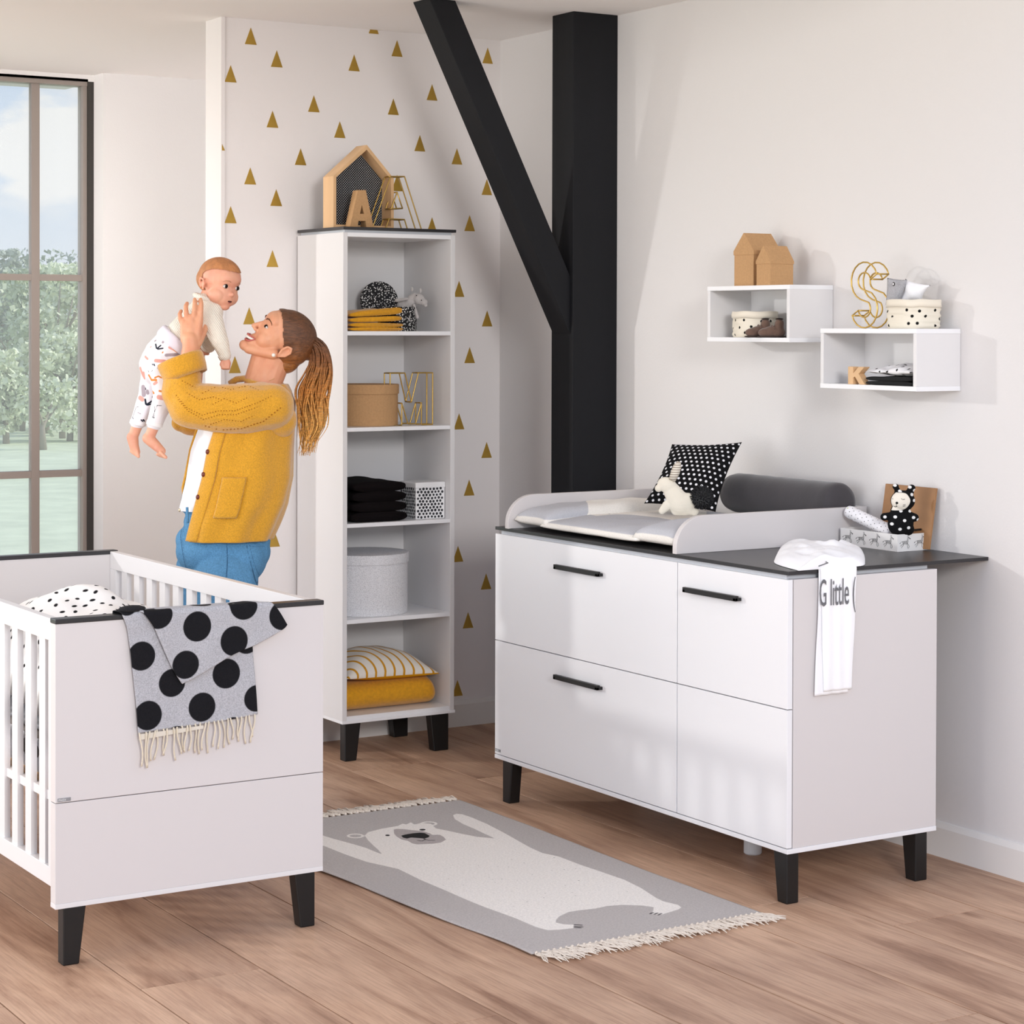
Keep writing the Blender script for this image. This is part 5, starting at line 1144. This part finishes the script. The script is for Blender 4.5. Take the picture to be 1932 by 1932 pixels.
for i in range(120):
    a = rnd.uniform(0, 2*pi); q = rnd.random()**.5; ph = rnd.uniform(0, 6.28); L_ = rnd.choice((9, 9, 9, 8, 8, 7)); pts = []
    for k in range(L_):
        cu, cv, cd_ = ctr[k]; wv = 6*sin(k*1.35+ph*.6)*min(1, k/4)
        pts.append(w(cu+cos(a)*q*wid[k]+wv+(rnd.uniform(-5, 5) if k == L_-1 else 0), cv+4*sin(ph)+rnd.uniform(-2, 2), cd_+sin(a)*q*wid[k]*S_*.75))
    s = spline(pts, 5); pt.tube(s, [max(.0006, .0028*min(1, (len(s)-1-j)/12+.12)) for j in range(len(s))], 5, flat=1.6)
pt.out('ponytail', HAIR, WO, smooth=True)
b = B(); b.tube([w(580+8*sin(t)*.3+6, 640+10*cos(t), .022*sin(t)) for t in [2*pi*k/16 for k in range(16)]], .003, 6, closed=True); child(b, 'hair_tie', HAIR)

# T-shirt, cardigan, jeans
TS = mat('white_tshirt', '#eeeef2', .85, bump=.2, bscale=500)
def loft(rows, a0, a1, n, m, ease=0, wr=0, seed=0, prn=None):
    """rows: (v, centre u, half width px, half depth m, centre depth); angle 0 = image left, positive toward the camera"""
    def f(s, t):
        k = t*(len(rows)-1); i = min(int(k), len(rows)-2); q = k-i; q2 = q
        r = [rows[i][j]*(1-q2)+rows[i+1][j]*q2 for j in range(5)]
        a = a0(t)+(a1(t)-a0(t))*s if callable(a0) else a0+(a1-a0)*s
        p = w(r[1], r[0], r[4]); e = ease*(1+0); ca, sa = cos(a), sin(a)
        wv = wr*(sin(a*9+seed+2*t)*(.35+.65*t)+fbm((a*2, t*3, seed), 1.6))
        return Vector((p.x-(r[2]*S_+e+wv)*ca, p.y-(r[3]+e+wv)*sa, p.z))
    b = B(); b.grid(f, n, m); return b
TR = [(735, 488, 44, .07, 0), (760, 476, 66, .115, 0), (800, 462, 84, .128, 0), (850, 450, 90, .128, 0), (900, 443, 92, .122, 0), (930, 438, 94, .120, 0), (962, 434, 97, .122, 0)]
loft(TR, 0, 2*pi, 72, 50, 0, .0025, 2).out('tshirt', TS, WO, smooth=True)
CARD = printmat('mustard_knit', '#dda02a', [('print', '#a96c0e', .0008)], mottle=.22, mscale=260, bump=1.0, bscale=330, sheen=.6)
CR_ = [(726, 492, 46, .072, 0), (738, 488, 58, .10, 0), (760, 478, 74, .132, 0), (800, 464, 88, .142, 0), (850, 454, 94, .142, 0), (900, 449, 98, .14, 0), (950, 438, 98, .14, 0), (985, 428, 93, .142, 0), (1016, 419, 88, .144, 0)]
cb_ = loft(CR_, lambda t: rad(62-8*t), lambda t: rad(351-45*max(0, (t-.68)/.32)), 150, 90, .006, .0055, 1)
cd = cb_.out('cardigan', CARD, WO, smooth=True, solid=.008)
def rough(o, amp, sc, asp=(1, 1, 1)):
    me = o.data; n = len(me.vertices); nr = np.empty(n*3, np.float32); me.vertices.foreach_get('normal', nr); co_ = verts_of(o); nr = nr.reshape(-1, 3)
    k = np.array([fbm((c[0]*asp[0], c[1]*asp[1], c[2]*asp[2]), sc)+.5*fbm((c[0]*asp[0], c[1]*asp[1], c[2]*asp[2]+5), sc*2.1) for c in co_.tolist()]); me.vertices.foreach_set('co', (co_+nr*(k*amp)[:, None]).ravel().astype(np.float32)); me.update()
sl = blob('sleeve', [('chain', [w(518, 764, -.120), w(470, 768, -.145), w(420, 768, -.155), w(372, 762, -.158), w(356, 738, -.150), w(357, 705, -.138)], [.078, .083, .080, .074, .066, .060]), ('c', w(500, 758, -.09), .07, w(530, 790, -.07), .062)], CARD, cd, .0045, 8)
rough(sl, .0035, 14)
def wq(u, v): p = w(u, v); return np.array((p.x, p.z))
co = verts_of(sl); P2 = co[:, [0, 2]]; nearm = co[:, 1] < w(430, 770, -.10).y; ey = B()
for row, st in (([(398, 796), (430, 806), (470, 803), (510, 790), (545, 762)], 6), ([(352, 742), (372, 764), (400, 778), (430, 770), (460, 770), (500, 756), (528, 742)], 4.6), ([(356, 750), (376, 771), (402, 786), (432, 777), (462, 777), (504, 762)], 4.6), ([(362, 716), (385, 728), (400, 738), (425, 726), (450, 732), (480, 725), (505, 735)], 4.8), ([(372, 738), (395, 750), (420, 745), (440, 752)], 4.8), ([(415, 795), (440, 786), (470, 790), (495, 778)], 4.8), ([(420, 758), (440, 748), (462, 756), (485, 745)], 4.8)):
    for a, c in zip(row, row[1:]):
        n_ = max(1, int(math.dist(a, c)/st))
        for i in range(n_):
            t_ = i/n_; c0 = wq(a[0]*(1-t_)+c[0]*t_, a[1]*(1-t_)+c[1]*t_); dd_ = np.hypot(P2[:, 0]-c0[0], P2[:, 1]-c0[1])+np.where(nearm, 0, 9); k = int(dd_.argmin())
            if dd_[k] < .006: ey.ball((c0[0], float(co[k, 1])+.0004, c0[1]),   .0030 if st > 5 else .0022, sub=1)
ey.out('eyelets', mat('knit_hole', '#9a5f0c', 1.0), cd)  # darker beads stand in for the shade in the knit holes
sf = blob('sleeve', [('chain', [w(470, 770, .13), w(400, 790, .12), w(352, 790, .105), w(344, 760, .105)], [.07, .07, .062, .058]), ('c', w(345, 792, .10), .045, w(332, 800, .09), .03)], CARD, cd, .005, 6)
def cuff(c, ax, r0, r1, h, parent):
    c = Vector(c); q = Vector(ax).normalized().to_track_quat('Z', 'Y').to_matrix().to_4x4(); b = B()
    b.lathe([(r0*.70, h*.35), (r0*.80, -h*.1), (r0*.98, -h*.42), (r0*1.04, -h*.5), (r0*1.08, -h*.2), (r1*1.04, h*.35), (r1*1.02, h*.5), (r1*.94, h*.52), (r1*.86, h*.40)], n=40); b.bm.verts.ensure_lookup_table()
    fs = [f for f in b.bm.faces if len(f.verts) > 4]; bmesh.ops.delete(b.bm, geom=fs, context='FACES')
    b.bm.transform(Matrix.Translation(c) @ q); return b.out('cuff', CARD, parent, smooth=True, solid=.006)
cuff(w(357, 692, -.133), (-.36, .06, .93), .067, .072, .064, cd)
cuff(w(346, 745, .108), (-.1, 0, 1), .056, .058, .045, cd)
# front band, pocket, buttons, collar
def on_card(a_deg, v, out_=0):
    t = (v-726)/(1014-726); k = 0
    while k < len(CR_)-2 and CR_[k+1][0] < v: k += 1
    q = (v-CR_[k][0])/(CR_[k+1][0]-CR_[k][0]); r = [CR_[k][j]*(1-q)+CR_[k+1][j]*q for j in range(5)]; p = w(r[1], v, 0); a = rad(a_deg)
    return Vector((p.x-(r[2]*S_+.010+out_)*cos(a), p.y-(r[3]+.010+out_)*sin(a), p.z))
b = B(); b.grid(lambda s, t: on_card(62-8*t+2+15*s-3, 800+214*t, .004+.002*sin(pi*s)), 8, 50); child(b, 'front_band', CARD, solid=.007)
b = B(); b.grid(lambda s, t: on_card(80+24*s, 895+75*t, .006+.002*sin(pi*s)), 12, 14); child(b, 'pocket', CARD, solid=.005)
for v in (848, 890, 932):
    b = B(); b.ball(on_card(64-8*(v-726)/288, v, .010), .0085, scale=(.8, .5, 1)); child(b, 'button', mat('brown_button', '#6e2c18', .3))
b = B(); b.tube([w(432, 724, .03), w(445, 716, .02), w(462, 714, 0), w(480, 722, -.05), w(500, 727, -.08), w(522, 730, -.05), w(532, 728, .0), w(520, 722, .05)], .011, 10); child(b, 'collar', CARD)
b = B(); b.tube([w(511, 718, -.052), w(520, 714, -.045), w(529, 716, -.02)], .0007, 5); child(b, 'necklace', BRASS)
DEN = printmat('denim', '#5f94bd', [('print', '#33597c', .0009)], mottle=.28, mscale=240, bump=.5, bscale=420)
jl = blob('jeans', [('e', w(430, 985), (.150, .112, .075)), ('e', w(420, 1020), (.158, .124, .085)), ('e', w(431, 962), (.160, .122, .03)), ('e', w(420, 1040), (.158, .135, .10)), ('e', w(462, 1050, -.02), (.075, .11, .09)), ('chain', [w(432, 1090, -.075), w(440, 1310, -.08), w(440, 1520, -.07)], [.108, .085, .082]), ('chain', [w(385, 1085, .07), w(378, 1310, .08), w(390, 1520, .07)], [.112, .085, .082])], DEN, WO, .0045, 6)
rough(jl, .006, 10, (1, 1, .45))
co = verts_of(jl); P2 = co[:, [0, 2]]; d = np.full(len(co), -.05)
for pts, w_ in (([(436, 1012), (441, 1060), (438, 1115)], .0028), ([(472, 1020), (482, 1060), (492, 1100)], .002), ([(478, 1022), (488, 1060), (496, 1098)], .0016), ([(470, 1018), (502, 1022)], .002), ([(472, 1024), (503, 1028)], .0015), ([(343, 970), (346, 1010), (358, 1070)], .0022), ([(350, 972), (349, 1010), (362, 1075)], .0016), ([(337, 968), (375, 972)], .0016), ([(368, 974), (372, 985), (380, 992)], .0016)):
    d = np.maximum(d, line_sdf(P2, [wq(*p) for p in pts], w_))
set_attr(jl, 'print', np.where(co[:, 1] < .0, d, -.01))
jp = w(346, 958, -.05); b = B(); b.ball(w(345.5, 959, -.075), .0062, scale=(.7, .5, 1)); b.out('jeans_button', mat('brass_button', '#cfc2a8', .3, metal=.8), jl, smooth=True)
b = B(); b.tube([w(362, 952, -.105), w(363, 966, -.11), w(364, 981, -.115)], .0045, 6, flat=.6); b.out('belt_loop', DEN, jl, smooth=True)
for c_, dd in (((430, 1535), -.07), ((380, 1535), .07)):
    p = w(*c_, dd); p.z = 0
    blob('shoe', [('e', (p.x+.01, p.y, .035), (.05, .04, .035)), ('c', (p.x+.02, p.y, .032), .032, (p.x-.12, p.y, .026), .026)], mat('white_shoe', '#e4e2e0', .6), WO, .005, 4)

# ---------------------------------------------------------------- baby
bbp = at(350, 680, d=DW); BA = thing('baby', 'baby in cream jumper and printed white leggings held up in the air', 'baby', tuple(bbp), YAW)
LB = to_cam(bbp)
def q(u, v, dd=0): p = LB(at(u, v, d=DW)); return Vector((p.x, p.y+dd, p.z))
BM = basis((.735, -.655, -.17), (.24, -.05, .95)); BE = Vector((.0600, -.0255, -.012)); BO_ = q(430.5, 541, -.065) - BM @ BE
bh = [('e', (-.006, 0, .012), (.076, .066, .064)), ('e', (.018, 0, -.034), (.050, .055, .054)), ('e', (.030, -.028, -.046), (.032, .030, .030)), ('e', (.030, .027, -.046), (.032, .028, .030)), ('e', (.036, 0, -.050), (.034, .044, .034)), ('e', (.045, 0, -.078), (.018, .019, .014)), ('e', (.046, 0, .014), (.026, .044, .032)), ('e', (.0675, 0, -.0345), (.0110, .0095, .0088)), ('e', (.0645, .0075, -.0375), (.006, .005, .005)), ('e', (.0645, -.0075, -.0375), (.006, .005, .005)), ('e', (.057, 0, -.058), (.010, .015, .011))]
for s in (1, -1): bh += [('chain', [(-.004, s*.064, -.036), (.002, s*.068, -.020), (-.004, s*.072, -.004), (-.015, s*.074, -.002), (-.020, s*.071, -.014), (-.014, s*.067, -.030)], [.004, .0032, .0034, .0036, .0036, .0034]), ('e', (-.008, s*.063, -.018), (.010, .005, .014))]
bb_ = put(BM, BO_, bh)
bb_ += [('c', BO_+BM @ Vector((-.02, 0, -.04)), .040, q(388, 596), .042), ('chain', [q(388, 600), q(360, 622), q(328, 652), q(306, 680)], [.050, .056, .060, .060]),
        ('chain', [q(402, 602, -.050), q(418, 638, -.060), q(431, 674, -.067)], [.026, .020, .014]), ('chain', [q(396, 604, .055), q(391, 632, .070), q(383, 652, .09)], [.024, .019, .014]),
        ('chain', [q(308, 695, -.035), q(312, 742, -.045), q(294, 803, -.035), q(286, 822, -.034)], [.038, .028, .0185, .0175]), ('chain', [q(290, 695, .035), q(276, 745, .035), q(256, 803, .03), q(250, 820, .03)], [.038, .028, .0185, .0175])]
# fists: palm, curled fingers and thumb
def fist(c, dd):
    u, v = c; o = [('e', q(u, v+1, dd), (.0155, .013, .018))]
    for k in range(4): o.append(('chain', [q(u-6+k*3.6, v+4, dd-.008), q(u-7+k*3.8, v+9.5, dd-.010), q(u-5+k*3.4, v+11, dd+.0), q(u-4+k*3.2, v+7, dd+.006)], [.0042, .0044, .0042, .0036]))
    o.append(('chain', [q(u-7, v-3, dd-.006), q(u-9.5, v+3, dd-.010), q(u-7, v+8, dd-.012)], [.005, .0045, .004])); return o
bb_ += fist((432, 684), -.068) + fist((380, 658), .095)
# feet
bb_ += [('chain', [q(283, 826, -.034), q(296, 838, -.036), q(309, 850, -.038)], [.0200, .0175, .0135]), ('e', q(302, 845, -.037), (.024, .018, .013), Euler((0, rad(42), 0))), ('chain', [q(247, 826, .03), q(250, 842, .028), q(255, 854, .026)], [.0200, .0165, .0130])]
for k in range(5): bb_.append(('c', q(309-k*2.6, 853+k*.8, -.052+k*.007), .0062-.0004*k, q(318-k*3.6, 861-k*.2, -.056+k*.009), .0060-.0005*k)); bb_.append(('c', q(257-k*3.0, 852-k*.9, .018+k*.003), .0060-.0003*k, q(260-k*4.2, 862-k*2.2, .016+k*.003), .0058-.0005*k))
blob('body', bb_, BSKIN, BA, .0020, 8)
for s in (-1, 1):
    eye(BA, BM, BO_, (.0600, s*.0255, -.012), .0088, s, squint=.72)
    T = lambda p: BM @ Vector(p)+BO_
    b = B(); b.tube([T((x, s*y, z)) for x, y, z in ((.0705, .014, .004), (.069, .022, .0075), (.0635, .031, .0065), (.057, .038, .002))], [.0006, .0012, .0012, .0006], 6); b.out('eyebrow', mat('baby_brow', '#c08a68', .9), BA, smooth=True)
b = B(); b.ball(T((.0655, 0, -.0585)), .0082, rot=BM.to_euler(), scale=(.6, 1.35, .52)); b.out('mouth_opening', mat('mouth_dark', '#4a1714', .6), BA, smooth=True)
b = B(); b.tube([T((.0665-.0022*k*k, .0055*k, -.0642+.0006*k*k)) for k in (-1.6, -1, -.4, .4, 1, 1.6)], [.0008, .0018, .0024, .0024, .0018, .0008], 8); b.out('lower_lip', mat('baby_lips', '#c9786c', .4), BA, smooth=True)
b = B(); b.tube([T((.0675-.0022*k*k, .0055*k, -.0540-.0009*k*k)) for k in (-1.6, -1, -.4, .4, 1, 1.6)], [.0008, .0014, .0017, .0017, .0014, .0008], 8); b.out('upper_lip', mat('baby_lips', '#c9786c', .4), BA, smooth=True)
BH = mat('baby_hair', '#b97c4e', .6, bump=.8, bscale=260, var=.22, vscale=60, stretch=(1, 1, .25))
hr = blob('hair', put(BM, BO_, [('e', (-.006, 0, .013), (.0785, .0685, .0665)), ('e', (.046, 0, .014), (.0285, .0465, .0345)), ('e', (-.028, 0, .0), (.056, .0675, .052))]), BH, BA, .0024, 3)
trim_front(hr, BM, BO_, lambda l: max(-.016, .066-11*l.y**2+(l.z-.040)*1.2)+.003*fbm(l, 90))
# clothes
JUM = mat('cream_jumper', '#ece5d8', .9, bump=.3, bscale=300, sheen=.3); t = JUM.node_tree; bs2 = t.nodes['Principled BSDF']; tc = N(t, 'ShaderNodeTexCoord'); mp = N(t, 'ShaderNodeMapping'); mp.inputs['Rotation'].default_value = (0, rad(35), 0); t.links.new(tc.outputs['Object'], mp.inputs[0])
wv = N(t, 'ShaderNodeTexWave', i_Scale=60, i_Distortion=1.5, bands_direction='X'); t.links.new(mp.outputs[0], wv.inputs['Vector']); bp = N(t, 'ShaderNodeBump', i_Strength=.5, i_Distance=.003); t.links.new(wv.outputs['Fac'], bp.inputs['Height']); t.links.new(bp.outputs[0], bs2.inputs['Normal'])
jb = blob('jumper', [('chain', [q(391, 582), q(372, 606), q(348, 634), q(330, 654)], [.050, .060, .062, .058]), ('c', q(386, 578, -.02), .043, q(402, 588, -.035), .040), ('chain', [q(400, 598, -.045), q(412, 625, -.060), q(420, 645, -.066), q(430, 670, -.068)], [.040, .033, .029, .0205]), ('chain', [q(396, 600, .05), q(392, 632, .070), q(386, 652, .085)], [.036, .032, .026])], JUM, BA, .0032, 5)
rough(jb, .0022, 20)
b = B(); b.tube([q(427, 668, -.068), q(430.5, 676, -.068)], [.0205, .0195], 20, flat=.9); b.out('sleeve_cuff', JUM, jb, smooth=True)
b = B(); b.tube([q(388+19*cos(t), 563+7*cos(t), -.012-.046*sin(t)) for t in [2*pi*k/20 for k in range(20)]], .0085, 8, closed=True); b.out('neck_band', JUM, jb, smooth=True)
LEG = printmat('leggings_print', '#efecf2', [('print', '#262b38', .0005), ('pink', '#dfa398', .0008), ('orange', '#d98a45', .0006), ('greyp', '#a79ba3', .0008)], bump=.2)
pn = blob('leggings', [('chain', [q(326, 652), q(312, 672), q(302, 690)], [.066, .072, .070]), ('e', q(294, 685, 0), (.048, .062, .055)), ('chain', [q(308, 690, -.038), q(316, 742, -.046), q(305, 772, -.042), q(295, 797, -.036)], [.050, .039, .032, .0265]), ('chain', [q(290, 695, .038), q(278, 745, .038), q(266, 775, .035), q(257, 797, .031)], [.048, .036, .030, .026])], LEG, BA, .0028, 5)
rough(pn, .0022, 22)
co = verts_of(pn); P2 = co[:, [0, 2]]
def lq(u, v): p = q(u, v); return np.array((p.x, p.z))
def zp(u, v): return (220+u/6.9, 600+v/6.9)
d = np.full(len(co), -.05)
for pts, w_ in (([(545, 340), (560, 390)], .0022), ([(570, 395), (615, 355)], .002), ([(580, 402), (645, 392)], .002), ([(370, 1060), (378, 1120)], .0026), ([(385, 1130), (450, 1085)], .0022), ([(400, 1135), (465, 1115)], .0019), ([(515, 595), (525, 605)], .0016), ([(540, 595), (550, 615)], .0018), ([(780, 520), (850, 495)], .002), ([(785, 535), (850, 520)], .002), ([(315, 1330), (330, 1345)], .002), ([(340, 1325), (350, 1345)], .0018), ([(195, 1300), (215, 1315)], .0012), ([(505, 1280), (535, 1290)], .0012), ([(585, 640), (592, 660)], .0009), ([(455, 680), (465, 700)], .0009), ([(505, 690), (520, 675)], .0009), ([(370, 910), (378, 930)], .0019), ([(240, 1150), (300, 1165), (245, 1160), (200, 1290)], .0007), ([(575, 1125), (640, 1130), (575, 1130), (510, 1280)], .0007), ([(545, 1130), (530, 1285)], .0007)):
    d = np.maximum(d, line_sdf(P2, [lq(*zp(*p)) for p in pts], w_*1.25+.0004))
near = co[:, 1] < .035; set_attr(pn, 'print', np.where(near, d, -.01))
for nm, pl2 in (('pink', [([(330, 650), (375, 780), (380, 710)], .004), ([(405, 500), (440, 530)], .003), ([(560, 550), (680, 560)], .0045), ([(730, 380), (770, 400)], .0035), ([(570, 830), (540, 850)], .004), ([(600, 1020), (700, 1040)], .006), ([(470, 380), (485, 370)], .0015), ([(330, 1060), (300, 1040)], .006)]), ('orange', [([(460, 740), (500, 800), (570, 800)], .0028), ([(550, 770), (600, 750), (640, 770)], .002), ([(500, 950), (525, 970)], .003), ([(640, 450), (648, 440)], .0018), ([(785, 410), (830, 440)], .0026), ([(610, 940), (660, 950)], .0026), ([(440, 1170), (435, 1200)], .002), ([(655, 915), (660, 918)], .003)]), ('greyp', [([(640, 315), (650, 300)], .003), ([(340, 900), (350, 1000)], .006), ([(400, 950), (405, 980)], .004), ([(470, 1030), (485, 1025)], .0035), ([(270, 1230), (310, 1250)], .0014), ([(540, 290), (525, 300)], .002), ([(690, 480), (860, 470)], .004)])):
    d = np.full(len(co), -.05)
    for pts, w_ in pl2: d = np.maximum(d, line_sdf(P2, [lq(*zp(*p)) for p in pts], w_*1.3+.0006))
    set_attr(pn, nm, np.where(near, d, -.01))
wbm = mat('lilac_rib', '#e6e2ee', .9, bump=.4, bscale=300)
c_ = q(333, 645); ax_ = (q(352, 622)-q(318, 664)).normalized(); b = B(); b.lathe([(.060, -.016), (.0665, -.018), (.069, -.010), (.0675, .012), (.064, .018), (.058, .018)], n=40); fs = [f for f in b.bm.faces if len(f.verts) > 4]; bmesh.ops.delete(b.bm, geom=fs, context='FACES')
b.bm.transform(Matrix.Translation(c_) @ ax_.to_track_quat('Z', 'Y').to_matrix().to_4x4()); b.out('waistband', wbm, BA, smooth=True, solid=.004)
for (u, v, dd, a_) in ((295, 799, -.036, (.25, 0, .9)), (257, 799, .031, (.2, 0, .9))):
    b = B(); b.lathe([(.0245, -.006), (.0268, -.005), (.0268, .006), (.0250, .008)], n=28); fs = [f for f in b.bm.faces if len(f.verts) > 4]; bmesh.ops.delete(b.bm, geom=fs, context='FACES'); b.bm.transform(Matrix.Translation(q(u, v, dd)) @ Vector(a_).to_track_quat('Z', 'Y').to_matrix().to_4x4()); b.out('ankle_cuff', WCOT, pn, smooth=True, solid=.002)
